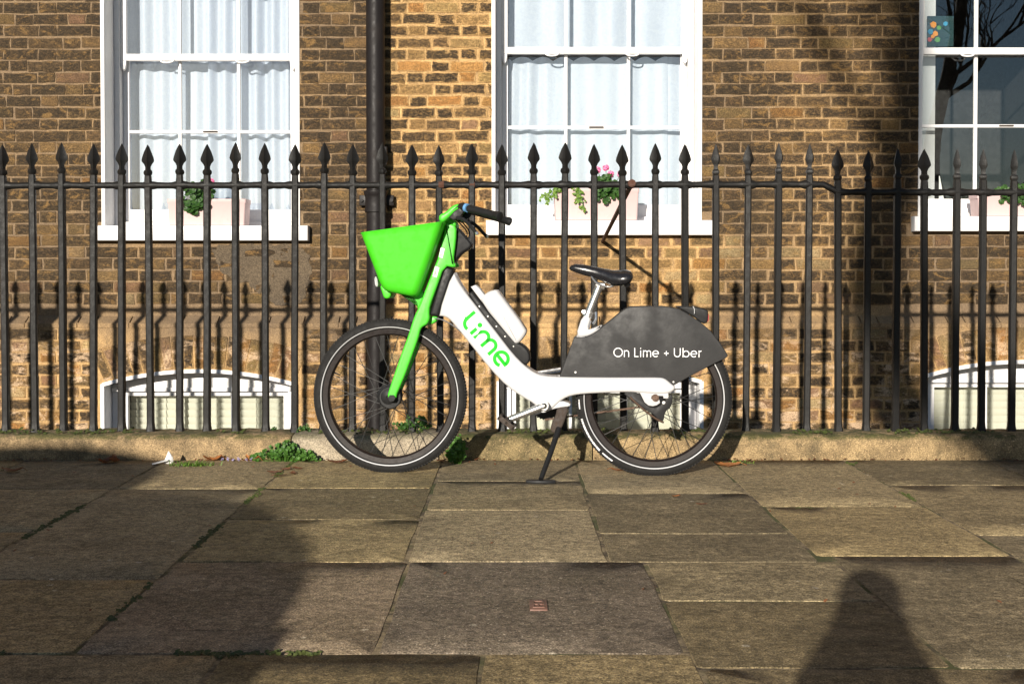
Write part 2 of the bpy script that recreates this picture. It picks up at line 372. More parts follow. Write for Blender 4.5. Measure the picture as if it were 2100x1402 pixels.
def tag(o, label, cat, group=None):
    o['label'] = label; o['category'] = cat
    if group: o['group'] = group
    return o
def struct(o): o['kind'] = 'structure'; return o
def chaikin(p, it=2):
    for _ in range(it):
        q = []
        for i in range(len(p)):
            a, b = p[i], p[(i + 1) % len(p)]
            q += [(a[0] * .75 + b[0] * .25, a[1] * .75 + b[1] * .25), (a[0] * .25 + b[0] * .75, a[1] * .25 + b[1] * .75)]
        p = q
    return p
def spline(pts, k=6):
    pts = [Vector(p) for p in pts]; P = [pts[0]] + pts + [pts[-1]]; out = []
    for i in range(1, len(P) - 2):
        for q in range(k):
            t = q / k; a, b, c, d = P[i - 1], P[i], P[i + 1], P[i + 2]
            out.append(.5 * ((2 * b) + (c - a) * t + (2 * a - 5 * b + 4 * c - d) * t * t + (3 * b - a - 3 * c + d) * t ** 3))
    return out + [pts[-1]]
rj = lambda a: random.uniform(-a, a)

# ================================================================== SETTING
YW, YL = 8.50, 8.42           # wall face, lower (projecting) wall face
KY0, KY1, KZ = 5.97, 6.28, 0.115
YF = 6.12                     # railing line
# ground: one sheet to the horizon with an opening for the basement area
mb = MB(); G = 400.0; hx = 9.0; y0h, y1h = 6.0, 11.5
v = [(-G, -G, -.13), (G, -G, -.13), (G, G, -.13), (-G, G, -.13), (-hx, y0h, -.13), (hx, y0h, -.13), (hx, y1h, -.13), (-hx, y1h, -.13)]
mb.add(v, [(0, 1, 5, 4), (1, 2, 6, 5), (2, 3, 7, 6), (3, 0, 4, 7)])
struct(mb.build('ground', 'far_ground', smooth=0))
mb = MB(); mb.add([(-60, -9, -.121), (60, -9, -.121), (60, .3, -.121), (-60, .3, -.121)], [(0, 1, 2, 3)]); struct(mb.build('road', 'asphalt', smooth=0))
mb = MB(); mb.box(-9, 9, 5.9, 9.0, -2.2, -2.0, 0); struct(mb.build('basement_yard', 'cement', smooth=0))
mb = MB(); mb.box(-9, 9, 6.0, 6.26, -2.0, -.02, 0); struct(mb.build('basement_retaining_wall', 'cement', smooth=0))
# pavement bed and flagstones
mb = MB(); mb.box(-12, 12, .25, 5.99, -.13, -.0026, .0); pave = struct(mb.build('pavement', 'joint_dirt', smooth=0))
rects = []
def col(x0, x1, ys): rects.extend((x0, x1, ys[i + 1], ys[i]) for i in range(len(ys) - 1))
E = KY0 - .012
col(-3.6, -2.95, [E, 5.3, 4.5, 3.75, 2.915]); col(-2.95, -2.28, [E, 5.0, 4.1, 2.915]); col(-2.28, -1.625, [E, 5.16, 4.3, 3.63, 2.915])
col(-1.625, -1.02, [E, 5.16, 3.63, 2.915]); col(-1.02, -.325, [E, 5.18, 4.52, 3.85]); col(-.325, .295, [E, 5.36, 4.70, 3.85])
col(.295, .945, [E, 5.05, 4.27, 3.85]); col(.945, 1.56, [E, 4.77, 3.93]); col(1.56, 2.22, [E, 5.25, 4.24, 3.35, 2.81]); col(2.22, 2.9, [E, 5.0, 3.9, 2.81]); col(2.9, 3.6, [E, 4.7, 3.6, 2.81])
col(-1.02, -.315, [3.85, 2.915]); col(-.315, .405, [3.85, 2.915]); col(.405, .99, [3.85, 3.39, 2.81]); col(.99, 1.56, [3.93, 2.81])
y = 2.915
for rr in range(3):
    h = [.86, .84, .80][rr]; x = -3.6 + rr * .31
    while x < 3.4:
        wdt = random.choice([.6, .75, .9, .68]); x1 = x + wdt
        top = y if x1 < .42 or rr else (y if x1 < .405 else 2.81)
        if rr == 0 and x < .42 < x1: x1 = .42
        rects.append((x, x1, y - h, y - .0 if (rr or x1 <= .43) else 2.81)); x = x1
    y -= h
def flagstone(x0, x1, ya, yb, grey):
    g = random.uniform(.004, .007); x0 += g; x1 -= g; ya += g; yb -= g; cx, cy = (x0 + x1) / 2, (ya + yb) / 2
    pts = []; nx = max(3, int((x1 - x0) / .11)); ny = max(3, int((yb - ya) / .11)); c = .012
    for i in range(nx): pts.append((x0 + c + (x1 - x0 - 2 * c) * i / (nx - 1), ya))
    for i in range(ny): pts.append((x1, ya + c + (yb - ya - 2 * c) * i / (ny - 1)))
    for i in range(nx): pts.append((x1 - c - (x1 - x0 - 2 * c) * i / (nx - 1), yb))
    for i in range(ny): pts.append((x0, yb - c - (yb - ya - 2 * c) * i / (ny - 1)))
    pts = [(a + rj(.0035) - cx, b + rj(.0035) - cy) for a, b in pts]
    tx, ty, h = rj(.0009), rj(.0009), rj(.0007); n = len(pts)
    def rg(s, zz): return [(a * s, b * s, zz + h + (tx * a + ty * b if zz > -.02 else 0) + (rj(.0008) if zz > -.02 else 0)) for a, b in pts]
    m = MB(); m.loft([rg(1, -.05), rg(1, -.004), rg(.993, 0.0), rg(.6, 0.0015)], caps=False)
    m.add(rg(.6, 0.0015), [tuple(range(n))])
    o = m.build('flagstone', 'slab_grey' if grey else random.choice(['york_stone', 'york_stone', 'york_stone_pale']), pave, 50)
    o.location = (cx, cy, 0); return o
for q, (x0, x1, ya, yb) in enumerate(rects):
    if x1 - x0 < .1: continue
    flagstone(x0, x1, ya, yb, (2.8 < ya < 3.0 and -1.1 < x0 < .4))
# road kerb edge of the pavement, behind the camera
mb = MB()
for i in range(10): mb.box(-6 + i * 1.2 + .004, -4.8 + i * 1.2 - .004, .1, .32, -.2, .002, .012)
struct(mb.build('road_kerb', 'kerb_grey', smooth=40))

# railing plinth: stones
kerb = thing('railing_plinth', 'low weathered stone kerb under the iron railing', 'kerb', (0, 0, 0))
segs = [(-5.6, -3.4, 'kerb_tan'), (-3.4, wx(597, 6.0), 'kerb_tan'), (wx(597, 6.0), wx(900, 6.0), 'kerb_grey'), (wx(900, 6.0), wx(1215, 6.0), 'kerb_mossy'), (wx(1215, 6.0), 3.1, 'kerb_pebble'), (3.1, 5.6, 'kerb_pebble')]
for a, b, m in segs:
    mb = MB(); n = max(6, int((b - a) / .035)); rings = []
    prof = [(KY0, -.06), (KY0 + .002, .0), (KY0, .04), (KY0 + .004, .085), (KY0 + .014, .106), (KY0 + .034, KZ), (KY0 + .10, KZ + .003), (KY0 + .17, KZ + .002), (KY0 + .25, KZ), (KY1 - .01, KZ - .012), (KY1, KZ - .05), (KY1, -.06)]
    for i in range(n + 1):
        x = a + .003 + (b - a - .006) * i / n; rg = []
        e = 1 if 0 < i < n else .4
        for (yy, zz) in prof:
            d = noise.noise(Vector((x * 9, yy * 9, zz * 9))) * .009 + noise.noise(Vector((x * 30, yy * 30, zz * 30))) * .004
            rg.append((x, yy + d * .9 + (0 if e == 1 else .006), zz + (d if zz > .02 else 0) - (0 if e == 1 or zz < .05 else .006)))
        rings.append(rg)
    mb.loft(rings); mb.build('kerb_stone', m, kerb, 60)

# ================================================================== HOUSE
house = thing('brick_house', 'sooty yellow stock brick terrace house front with white sash windows', 'house', (0, YW, -2.0))
HI = Matrix.Translation((0, -YW, 2.0))
def hpart(o, parent=None):
    """meshes are built in world coordinates; keep them there below the house's empty"""
    o.parent = parent or house
    if parent is None: o.matrix_parent_inverse = HI
    return o
# openings: (x0, x1, z0, z1) at wall plane
OPEN = []
WIN = []   # upper windows: left px, right px, sill bottom px, meeting rail y, bar y
UP = [(213, 612, 494), (1012, 1435, 483), (1885, 2296, 475)]
for a, b, s in UP:
    OPEN.append((wx(a, YW), wx(b, YW), wz(s, YW) + .0, 3.30))
SILLW = [(196, 635), (997, 1458), (1868, 2318)]
SILLBOX = [(wx(a, YW), wx(b, YW), OPEN[i][2], OPEN[i][2] + .10) for i, (a, b) in enumerate(SILLW)]
BASE = [(208, 607, 786, 758), (1022, 1440, 780, 752), (1900, 2300, 768, 739)]   # left, right, spring y, crown y
BOPEN = [(wx(a, YL), wx(b, YL), wz(s, YL), wz(c, YL)) for a, b, s, c in BASE]
LEDGE = wz(643, YW); LEDGE1 = wz(662, YL)
VH = .235
CH = .0777; ZJ = wz(52, YW)
c0 = ZJ - 46 * CH
# mortar backing with holes: strips of boxes
def wall_back(name, y, zlo, zhi, holes, mat, X=(-5.2, 5.4), thick=.3):
    m = MB(); xs = sorted({X[0], X[1], *[h[0] for h in holes], *[h[1] for h in holes]})
    for i in range(len(xs) - 1):
        a, b = xs[i], xs[i + 1]; zs = [(zlo, zhi)]
        for h in holes:
            if h[0] <= a + 1e-6 and h[1] >= b - 1e-6:
                nz = []
                for (u, v_) in zs:
                    if h[2] > u: nz.append((u, min(v_, h[2])))
                    if h[3] < v_: nz.append((max(u, h[3]), v_))
                zs = [q for q in nz if q[1] - q[0] > 1e-4]
        for u, v_ in zs: m.box(a, b, y, y + thick, u, v_, 0)
    return hpart(m.build(name, mat, None, 0))
MREC = .0045
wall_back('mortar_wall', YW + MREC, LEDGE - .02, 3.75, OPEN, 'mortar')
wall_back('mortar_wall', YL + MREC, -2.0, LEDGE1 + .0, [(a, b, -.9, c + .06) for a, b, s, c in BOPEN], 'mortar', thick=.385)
# far parts of the facade beyond the built bricks
m = MB(); m.box(-30, -5.2, YW + .002, YW + .4, -2, 12, 0); m.box(5.4, 30, YW + .002, YW + .4, -2, 12, 0); m.box(-5.2, 5.4, YW + .002, YW + .4, 3.75, 12, 0)
hpart(m.build('upper_wall', 'far_brick', None, 0))
# sloping offset course
m = MB(); x = -5.2
while x < 5.4:
    x1 = x + random.choice([.225, .23, .112]); a = .002
    m.slab([(YL - .004, LEDGE1 - .004), (YW + .02, LEDGE - .004 + rj(.003)), (YW + .02, LEDGE1 - .03), (YL - .004, LEDGE1 - .03)], x + a, x1 - a, .002, .002, 1, Matrix(((0, 1, 0, 0), (1, 0, 0, 0), (0, 0, 1, 0), (0, 0, 0, 1))))
    x = x1 + .004
lo = m.build('offset_course', 'mortar', None, 30); hpart(lo); lo['kind'] = 'stuff'

TONES = {'dark': (0.075, 0.052, 0.034, .95), 'brown': (0.17, .112, .062, .8), 'tan': (0.34, .225, .105, .45), 'orange': (0.38, .19, .065, .35), 'pink': (0.31, .185, .13, .4), 'pale': (0.45, .33, .19, .2)}
def brick_geo(L, H, tone, rnd):
    """irregular brick front: back ring, edge ring, inner face; returns verts, faces, tone, edge"""
    pts = []
    for t in (-.5, -.17, .17, .5): pts.append((t * L, -.5 * H))
    pts.append((.5 * L, 0))
    for t in (.5, .17, -.17, -.5): pts.append((t * L, .5 * H))
    pts.append((-.5 * L, 0)); n = len(pts)
    u = rnd.uniform
    pts = [(a + u(-.004, .004), b + u(-.0034, .0034)) for a, b in pts]
    pr = u(-.0012, .0032); tl = u(-.010, .010)
    v = [(a, .012, b) for a, b in pts]
    v += [(a * .985, -pr + .001 + u(-.0012, .0012) + tl * a, b * .955) for a, b in pts]
    v += [(a * (1 - .018 / (L * .5)) if abs(a) > .3 * L else a, -pr - .0022 + u(-.0016, .0014) + tl * a, b * .60) for a, b in pts]
    f = []
    for q in (0, 1):
        for i in range(n):
            j = (i + 1) % n; f.append((q * n + i, q * n + j, (q + 1) * n + j, (q + 1) * n + i))
    f.append(tuple(2 * n + i for i in range(n)))
    f = [g for g in f]
    t = TONES[tone]; s = u(.75, 1.25); tc = (t[0] * s * u(.92, 1.08), t[1] * s, t[2] * s * u(.92, 1.08), min(1, max(0, t[3] + u(-.2, .15))))
    return v, f, tc, [1.0] * n + [1.0] * n + [0.0] * n
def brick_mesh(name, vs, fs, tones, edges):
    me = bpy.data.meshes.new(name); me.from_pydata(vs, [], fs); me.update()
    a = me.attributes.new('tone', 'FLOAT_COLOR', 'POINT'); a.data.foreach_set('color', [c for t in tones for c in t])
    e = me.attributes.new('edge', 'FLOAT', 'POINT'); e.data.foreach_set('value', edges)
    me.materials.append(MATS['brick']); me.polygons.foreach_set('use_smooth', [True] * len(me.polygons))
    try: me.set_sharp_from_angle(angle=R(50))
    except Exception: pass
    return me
rb = random.Random(11)
PERIOD = .352; LS, LH, JT = .228, .112, .006
def pick_tone(x, zz):
    px = 1050 + x / YW * F
    r = rb.random()
    if zz < LEDGE1:   wts = [.26, .26, .20, .13, .08, .07]
    elif zz < OPEN[1][2] and 1000 < px < 1470: wts = [.16, .26, .28, .16, .10, .04]
    elif 795 < px < 1012: wts = [.30, .30, .25, .10, .02, .03]
    elif zz < OPEN[1][2]: wts = [.34, .36, .18, .06, .04, .02]
    else: wts = [.52, .34, .09, .03, .02, .0]
    for t, ww in zip(TONES, wts):
        if r < ww: return t
        r -= ww
    return 'brown'
variants = {}
for t in TONES:
    for kind, L in (('s', LS), ('h', LH)):
        lst = []
        for q in range(7):
            v, f, tc, e = brick_geo(L, CH - .0085, t, rb); lst.append(brick_mesh('brick', v, f, [tc] * len(v), e))
        variants[t, kind] = lst
cands = []; rest = []
holesU = [(a, b, z0, z1) for a, b, z0, z1 in OPEN] + SILLBOX
holesL = [(a - .03, b + .03, -.9, c + VH) for a, b, s, c in BOPEN]
ci = 0; zc = c0
while zc < 3.70:
    ci += 1; mid = zc + CH / 2
    lower = mid < LEDGE1 - .045; upper = mid > LEDGE + .03
    if (lower or upper) and mid > -.75:
        yy = YL if lower else YW
        x = -5.15 + (ci % 2) * PERIOD / 2 + rb.uniform(-.02, .02)
        kindx = 0
        while x < 5.35:
            L = (LS, LH)[kindx]; a, b = x + JT / 2, x + L - JT / 2 + rb.uniform(-.004, .004); x += L + .006
            ivs = [(a, b)]
            for h in (holesL if lower else holesU):
                if mid + CH * .3 > h[2] and mid - CH * .3 < h[3]:
                    nv = []
                    for (u, w_) in ivs:
                        if w_ <= h[0] or u >= h[1]: nv.append((u, w_)); continue
                        if u < h[0]: nv.append((u, h[0] - .004))
                        if w_ > h[1]: nv.append((h[1] + .004, w_))
                    ivs = nv
            for (u, w_) in ivs:
                if w_ - u < .022: continue
                full = abs((w_ - u) - (b - a)) < 1e-6
                rest_item = ((u + w_) / 2, yy, mid + rb.uniform(-.0038, .0038), w_ - u, 's' if kindx == 0 else 'h', pick_tone((u + w_) / 2, mid))
                px = 1050 + (u + w_) / 2 / yy * F; py = 560 - (mid - CAMZ) / yy * F
                if full and 20 < px < 2080 and 12 < py < 960: cands.append((py > 295, py > 470, kindx, abs(px - 1050), rest_item))
                else: rest.append(rest_item)
            kindx ^= 1
    zc += CH
cands.sort(key=lambda q: q[:4])
for q, cnd in enumerate(cands):
    x, yy, zz, L, kd, tn = cnd[4]
    if q < 300:
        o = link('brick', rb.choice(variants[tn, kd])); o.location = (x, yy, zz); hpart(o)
    else: rest.append(cnd[4])
V, FA, T, ED = [], [], [], []
for (x, yy, zz, L, kd, tn) in rest:
    v, f, tc, e = brick_geo(L, CH - .0085, tn, rb); o = len(V)
    V += [(a + x, b + yy, c + zz) for a, b, c in v]; FA += [tuple(i + o for i in g) for g in f]; T += [tc] * len(v); ED += e
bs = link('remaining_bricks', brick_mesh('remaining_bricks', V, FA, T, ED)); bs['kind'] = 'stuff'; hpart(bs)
# arches of upright bricks over the basement windows
for (a, b, s, c) in BOPEN:
    half = (b - a) / 2; rise = c - s; Rr = (half ** 2 + rise ** 2) / (2 * rise); cx = (a + b) / 2; cz = c - Rr; th0 = math.asin(half / Rr)
    n = 19
    for i in range(n):
        th = -th0 + (i + .5) * 2 * th0 / n; wid = 2 * th0 * Rr / n - .006
        tn = rb.choice(['pale', 'tan', 'brown', 'orange', 'pink', 'dark'])
        v, f, tc, e = brick_geo(wid, VH - .012, tn, rb)
        v = [(vx * (1 + .16 * (vz / VH + .5)), vy, vz) for vx, vy, vz in v]
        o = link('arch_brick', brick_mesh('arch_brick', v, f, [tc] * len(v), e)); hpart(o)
        o.location = (cx + math.sin(th) * (Rr + VH / 2), YL, cz + math.cos(th) * (Rr + VH / 2)); o.rotation_euler = (0, th * 1.5, 0)
# cement patch under the left sill
pp = [(430, 500), (636, 500), (640, 560), (622, 625), (560, 630), (520, 585), (470, 575), (445, 540)]
m = MB(); m.slab([(a + noise.noise(Vector((a * 25, b * 25, 0))) * .03, b + noise.noise(Vector((a * 25, b * 25, 5))) * .03) for a, b in chaikin([(at(a, b, YW).x, at(a, b, YW).z) for a, b in pp], 4)], YW - .0045, YW + .01, .001, 0, 1); hpart(m.build('cement_patch', 'cement', None, 40))
# ---- sash windows
def frame_rect(m, x0, x1, z0, z1, y0, y1, l, r, b, t, bev=.004):
    m.box(x0, x0 + l, y0, y1, z0, z1, bev); m.box(x1 - r, x1, y0, y1, z0, z1, bev)
    m.box(x0 + l - .002, x1 - r + .002, y0 + .002, y1 - .002, z0, z0 + b, bev); m.box(x0 + l - .002, x1 - r + .002, y0 + .002, y1 - .002, z1 - t, z1, bev)
def sash_window(i, meet_px, bar_px, rail_px, vx, lab):
    x0, x1, z0, z1 = OPEN[i]; Ys = 8.72
    win = link('sash_window', None); win['label'] = lab; hpart(win)
    sb = SILLBOX[i]
    def part(mm, name, mat, sm=35):
        o = mm.build(name, mat, None, sm); o.parent = win; o.matrix_parent_inverse = (Matrix.Translation((0, -YW, 2.0))); return o
    win.matrix_parent_inverse = Matrix.Identity(4)
    m = MB(); t = .013
    m.box(x0 - .012, x0 + t, YW - .006, 8.74, sb[3] - .01, z1, .003); m.box(x1 - t, x1 + .012, YW - .006, 8.74, sb[3] - .01, z1, .003); m.box(x0, x1, YW, 8.74, z1 - .02, z1 + .03, .003)
    part(m, 'reveal_lining', 'white_paint')
    m = MB(); m.slab([(sb[0], sb[2]), (sb[1], sb[2]), (sb[1], sb[3]), (sb[0], sb[3])], YW - .075, YW + .02, .008, .002, 3); m.box(x0 + .002, x1 - .002, YW + .018, 8.86, sb[2] + .004, sb[3] - .002, .002)
    part(m, 'sill', 'white_paint')
    m = MB(); zb = sb[3]
    frame_rect(m, x0 + t + .001, x1 - t - .001, zb - .01, z1 - .02, 8.70, 8.86, .038, .038, .045, .05); part(m, 'box_frame', 'white_paint')
    xi0, xi1 = x0 + t + .039, x1 - t - .039
    zm = wz(meet_px, 8.72); zbar = wz(bar_px, 8.79); zr = wz(rail_px, 8.78)
    # upper sash (outer plane)
    m = MB(); st = .042; frame_rect(m, xi0, xi1, zm - .026, z1 - .07, 8.715, 8.755, st, st, .046, .05)
    vxs = [wx(q, 8.74) for q in vx]
    zq = (zm + z1) / 2 + .02
    for q in vxs: m.box(q - .011, q + .011, 8.719, 8.751, zm + .018, z1 - .118, .005)
    m.box(xi0 + st, xi1 - st, 8.721, 8.749, zq - .011, zq + .011, .005)
    for s_ in (xi0 + .02, xi1 - .02): m.slab([(s_ - .02, zm - .024), (s_ + .02, zm - .024), (s_ + .014, zm - .075), (s_, zm - .095), (s_ - .014, zm - .075)], 8.718, 8.752, .004)
    part(m, 'upper_sash', 'white_paint')
    # lower sash (inner plane)
    m = MB(); zlo = zb + .038; frame_rect(m, xi0 + .002, xi1 - .002, zlo, zm + .02, 8.768, 8.806, st, st, max(.06, zr - zlo), .04)
    vxl = [wx(q, 8.79) for q in vx]
    for q in vxl: m.box(q - .011, q + .011, 8.772, 8.802, zr - .005, zm - .018, .005)
    m.box(xi0 + st, xi1 - st, 8.774, 8.800, zbar - .011, zbar + .011, .005); part(m, 'lower_sash', 'white_paint')
    m = MB(); m.box(vxl[0] + .16, vxl[0] + .26, 8.765, 8.772, zbar - .004, zbar + .006, .001); part(m, 'catch_plate', 'brown_grime')
    # panes
    xa = [xi0 + st] + vxs + [xi1 - st]
    for row in ((zm + .018, zq), (zq, z1 - .118)):
        for q in range(len(xa) - 1): mm = MB(); mm.box(xa[q] + .008, xa[q + 1] - .008, 8.733, 8.736, row[0] + .004, row[1] - .008, 0); part(mm, 'pane', 'glass', 0)
    xa = [xi0 + st + .002] + vxl + [xi1 - st - .002]
    for row in ((zr, zbar), (zbar, zm - .018)):
        for q in range(len(xa) - 1): mm = MB(); mm.box(xa[q] + .008, xa[q + 1] - .008, 8.786, 8.789, row[0] + .004, row[1] - .006, 0); part(mm, 'pane', 'glass', 0)
    # finger lifts hanging below the meeting rail
    for fx in (.27, .70):
        cx = xi0 + (xi1 - xi0) * fx; mm = MB()
        mm.tube(spline([(cx - .045, 8.716, zm - .018), (cx - .036, 8.700, zm - .036), (cx, 8.694, zm - .043), (cx + .036, 8.700, zm - .036), (cx + .045, 8.716, zm - .018)], 5), .006, 8); part(mm, 'sash_lift', 'white_paint')
    # room behind
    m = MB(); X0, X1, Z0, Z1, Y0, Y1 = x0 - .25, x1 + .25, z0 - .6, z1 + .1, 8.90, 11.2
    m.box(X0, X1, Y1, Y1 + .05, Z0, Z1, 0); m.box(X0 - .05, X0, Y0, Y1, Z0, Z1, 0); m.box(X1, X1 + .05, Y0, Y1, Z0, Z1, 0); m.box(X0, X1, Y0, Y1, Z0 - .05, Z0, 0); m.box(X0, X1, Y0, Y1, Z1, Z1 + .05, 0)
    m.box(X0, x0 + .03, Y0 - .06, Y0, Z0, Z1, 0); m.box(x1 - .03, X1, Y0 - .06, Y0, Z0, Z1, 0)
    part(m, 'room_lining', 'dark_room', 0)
    return zb, xi0, xi1, zm, z1
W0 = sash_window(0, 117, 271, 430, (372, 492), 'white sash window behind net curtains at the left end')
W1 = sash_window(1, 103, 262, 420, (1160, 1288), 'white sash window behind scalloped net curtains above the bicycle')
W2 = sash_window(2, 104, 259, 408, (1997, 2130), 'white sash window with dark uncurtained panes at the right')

# ---- basement windows
def basement_window(i, lab):
    x0, x1, s, c = BOPEN[i]
    win = link('basement_window', None); hpart(win); win['label'] = lab; win.matrix_parent_inverse = Matrix.Identity(4)
    def part(mm, name, mat, sm=35):
        o = mm.build(name, mat, None, sm); o.parent = win; o.matrix_parent_inverse = Matrix.Translation((0, -YW, 2.0)); return o
    half = (x1 - x0) / 2; rise = c - s; Rr = (half ** 2 + rise ** 2) / (2 * rise); cx = (x0 + x1) / 2; cz = c - Rr; th0 = math.asin(half / Rr)
    def arc(rad, n=16): return [(cx + math.sin(-th0 + 2 * th0 * q / n) * rad, cz + math.cos(-th0 + 2 * th0 * q / n) * rad) for q in range(n + 1)]
    m = MB(); m.slab(arc(Rr + .003) + [(x1 + .01, c + .063), (x0 - .01, c + .063)], YL + .0038, YL + .2, 0, 0, 1); part(m, 'arch_bed', 'mortar', 0)
    m = MB(); m.slab(arc(Rr + .004) + arc(Rr - .022)[::-1], YL - .008, 8.66, .003); part(m, 'arch_soffit', 'white_paint')
    m = MB(); m.box(x0 - .012, x0 + .014, YL - .006, 8.66, -.9, s - .004, .003); part(m, 'reveal_lining', 'white_paint')
    m = MB(); m.box(x1 - .014, x1 + .012, YL - .006, 8.66, -.9, s - .004, .003); part(m, 'reveal_lining', 'white_paint')
    Yf = 8.57; ztr = s - .055
    m = MB(); m.slab(arc(Rr - .026) + [(x1 - .016, ztr), (x0 + .016, ztr)], Yf, Yf + .06, .004)
    m.box(x0 + .016, x1 - .016, Yf - .012, Yf - .001, ztr - .012, ztr + .016, .004)
    m.box(x0 + .016, x0 + .085, Yf + .004, Yf + .07, -.9, ztr - .013, .004); m.box(x1 - .085, x1 - .016, Yf + .004, Yf + .07, -.9, ztr - .013, .004); part(m, 'frame', 'white_paint')
    m = MB(); xa, xb = x0 + .088, x1 - .088; frame_rect(m, xa, xb, -.85, ztr - .016, Yf + .03, Yf + .07, .03, .03, .06, .03)
    for q in (.34, .66): xx = xa + (xb - xa) * q; m.box(xx - .010, xx + .010, Yf + .034, Yf + .066, -.8, ztr - .046, .003)
    part(m, 'sash', 'white_paint')
    for q in range(3):
        mm = MB(); u = xa + .03 + (xb - xa - .06) * (q / 3) + .006; mm.box(u, u + (xb - xa - .06) / 3 - .012, Yf + .048, Yf + .051, -.79, ztr - .048, 0); part(mm, 'pane', 'glass', 0)
    m = MB(); m.box(x0 - .1, x1 + .1, 8.86, 8.9, -1.0, s + .1, 0); m.box(x0 - .1, x0 + .0, 8.82, 8.88, -1, s + .1, 0); part(m, 'room_lining', 'dark_room', 0)
    b = thing('slatted_blind', ['cream slatted blind in the basement window below the left window', 'cream slatted blind in the basement window behind the bicycle', 'cream slatted blind in the basement window at the right edge'][i], 'blind', (cx, 8.70, ztr - .02), 0, 'basement window blinds')
    hw = (xb - xa) / 2 - .02; tilt = Matrix.Rotation(R(-14), 4, 'X')
    rl = MB(); rl.box(-hw, hw, -.012, .018, -.03, 0, .003); rl.build('head_rail', 'cream_blind', b)
    sl = MB(); sl.box(-hw, hw, -.002, .002, -.0285, .0285, .0008); me = sl.build('slat', 'cream_blind', b); me.location = (0, 0, -.06); me.rotation_euler = (R(16), 0, 0)
    for q in range(1, 15):
        o = me.copy(); COL.objects.link(o); o.location = (0, 0, -.06 - .049 * q); o.rotation_euler = (R(16 + rj(2.5)), R(rj(.15)), 0)
    for q in (-.55, .1, .6): cm = MB(); cm.tube([(hw * q, -.014, -.03), (hw * q, -.014, -.76)], .0025, 6); cm.build('cord', 'cream_blind', b)
for i, l in enumerate(['arched basement window below the left sash window', 'arched basement window behind the bicycle', 'arched basement window at the right edge']): basement_window(i, l)

# ---- net curtains
def curtain(x0, x1, z0, z1, y, folds, label, scallop=0, seed=1):
    rr = random.Random(seed); n = int((x1 - x0) / .006); m = MB(); nz = 12; vs = []; fs = []
    ph = [(rr.uniform(18, 60), rr.uniform(0, 6), rr.uniform(.2, 1)) for _ in range(6)]
    for q in range(nz + 1):
        t = q / nz
        for i in range(n + 1):
            x = x0 + (x1 - x0) * i / n
            d = sum(a * math.sin(f * x + p + .4 * math.sin(3 * t + f)) for f, p, a in ph) * .007 * folds
            zt = z1 + (scallop * abs(math.sin(x * 22)) if scallop else 0)
            vs.append((x, y + d, z0 + (zt - z0) * t))
    for q in range(nz):
        for i in range(n): a = q * (n + 1) + i; fs.append((a, a + 1, a + n + 2, a + n + 1))
    m.add(vs, fs); o = m.build('net_curtain', 'curtain', None, 80, fix=False); return tag(o, label, 'curtain', 'net curtains')
zb, a, b, zm, zt = W0
curtain(a - .02, a + (b - a) * .47, zb + .02, zt - .05, 8.885, 2.3, 'white pleated net curtain in left half of the left sash window', seed=3)
curtain(a + (b - a) * .475, b + .02, zb + .02, zt - .05, 8.885, 2.3, 'white pleated net curtain in right half of the left sash window', seed=4)
zb, a, b, zm, zt = W1
curtain(a + .03, a + (b - a) * .352, zb + .02, zm - .05, 8.872, .8, 'white scalloped cafe curtain in left third of the window above the bicycle', .03, 5)
curtain(a + (b - a) * .35, a + (b - a) * .905, zb + .02, zm - .05, 8.874, .8, 'white scalloped cafe curtain in the middle of the window above the bicycle', .03, 6)
curtain(a - .02, b + .02, zm + .02, zt - .05, 8.895, .8, 'white net curtain across upper sash of the window above the bicycle', 0, 7)
curtain(a + (b - a) * .90, b + .02, zb + .02, zm - .02, 8.885, .6, 'narrow creamy curtain strip at right edge of window above the bicycle', 0, 8)
# things inside the right window
m = MB(); q0, q1 = at(1893, 20, 8.90), at(1921, 420, 9.02)
m.box(q0.x, q0.x + .03, 8.93, 9.22, W2[0] + .0, W2[4] - .1, .004); m.box(q0.x - .002, q0.x + .09, 8.90, 8.928, W2[0] + .0, W2[4] - .1, .004)
tag(m.build('window_shutter', 'white_paint'), 'folded white shutter inside the left side of the dark right window', 'shutter')
pn = thing('stained_glass_panel', 'small dark panel with coloured pieces hanging in the right window', 'ornament', at(1928, 96, 8.87))
s_ = 8.87 / F
m = MB(); m.box(-27 * s_, 27 * s_, -.004, .004, 0, 62 * s_, .002); m.build('backing', 'panel_teal', pn)
for (u, v_, r, mt) in ((-14, 44, 7, 'bit_orange'), (-20, 30, 6, 'bit_blue'), (-11, 26, 6, 'bit_orange'), (-4, 38, 5, 'bit_green'), (-22, 14, 5, 'bit_red'), (-6, 14, 6, 'bit_green'), (10, 46, 5, 'bit_blue'), (-16, 20, 4, 'bit_orange')):
    m = MB(); m.slab([(u * s_ + math.cos(q * PI / 3 + u) * r * s_ * (1 + .2 * math.sin(q * 5)), v_ * s_ + math.sin(q * PI / 3 + u) * r * s_) for q in range(6)], -.008, -.0042, .001, 0, 1); m.build('glass_piece', mt, pn)
m = MB(); p0 = at(1925, 400, 8.88); m.slab([(p0.x, W2[0] - .0), (p0.x + .06, W2[0]), (p0.x + .005, W2[0] + .30), (p0.x, W2[0] + .30)], 8.872, 8.880, .001); tag(m.build('paper_card', 'paper'), 'tall cream paper card leaning inside the dark right window', 'card')
# window ledge board in each room to carry things
for wv, i in ((W2, 2),):
    m = MB(); m.box(OPEN[i][0] + .03, OPEN[i][1] - .03, 8.865, 9.06, wv[0] - .04, wv[0] - .001, .003); o = m.build('window_board', 'white_paint'); hpart(o)

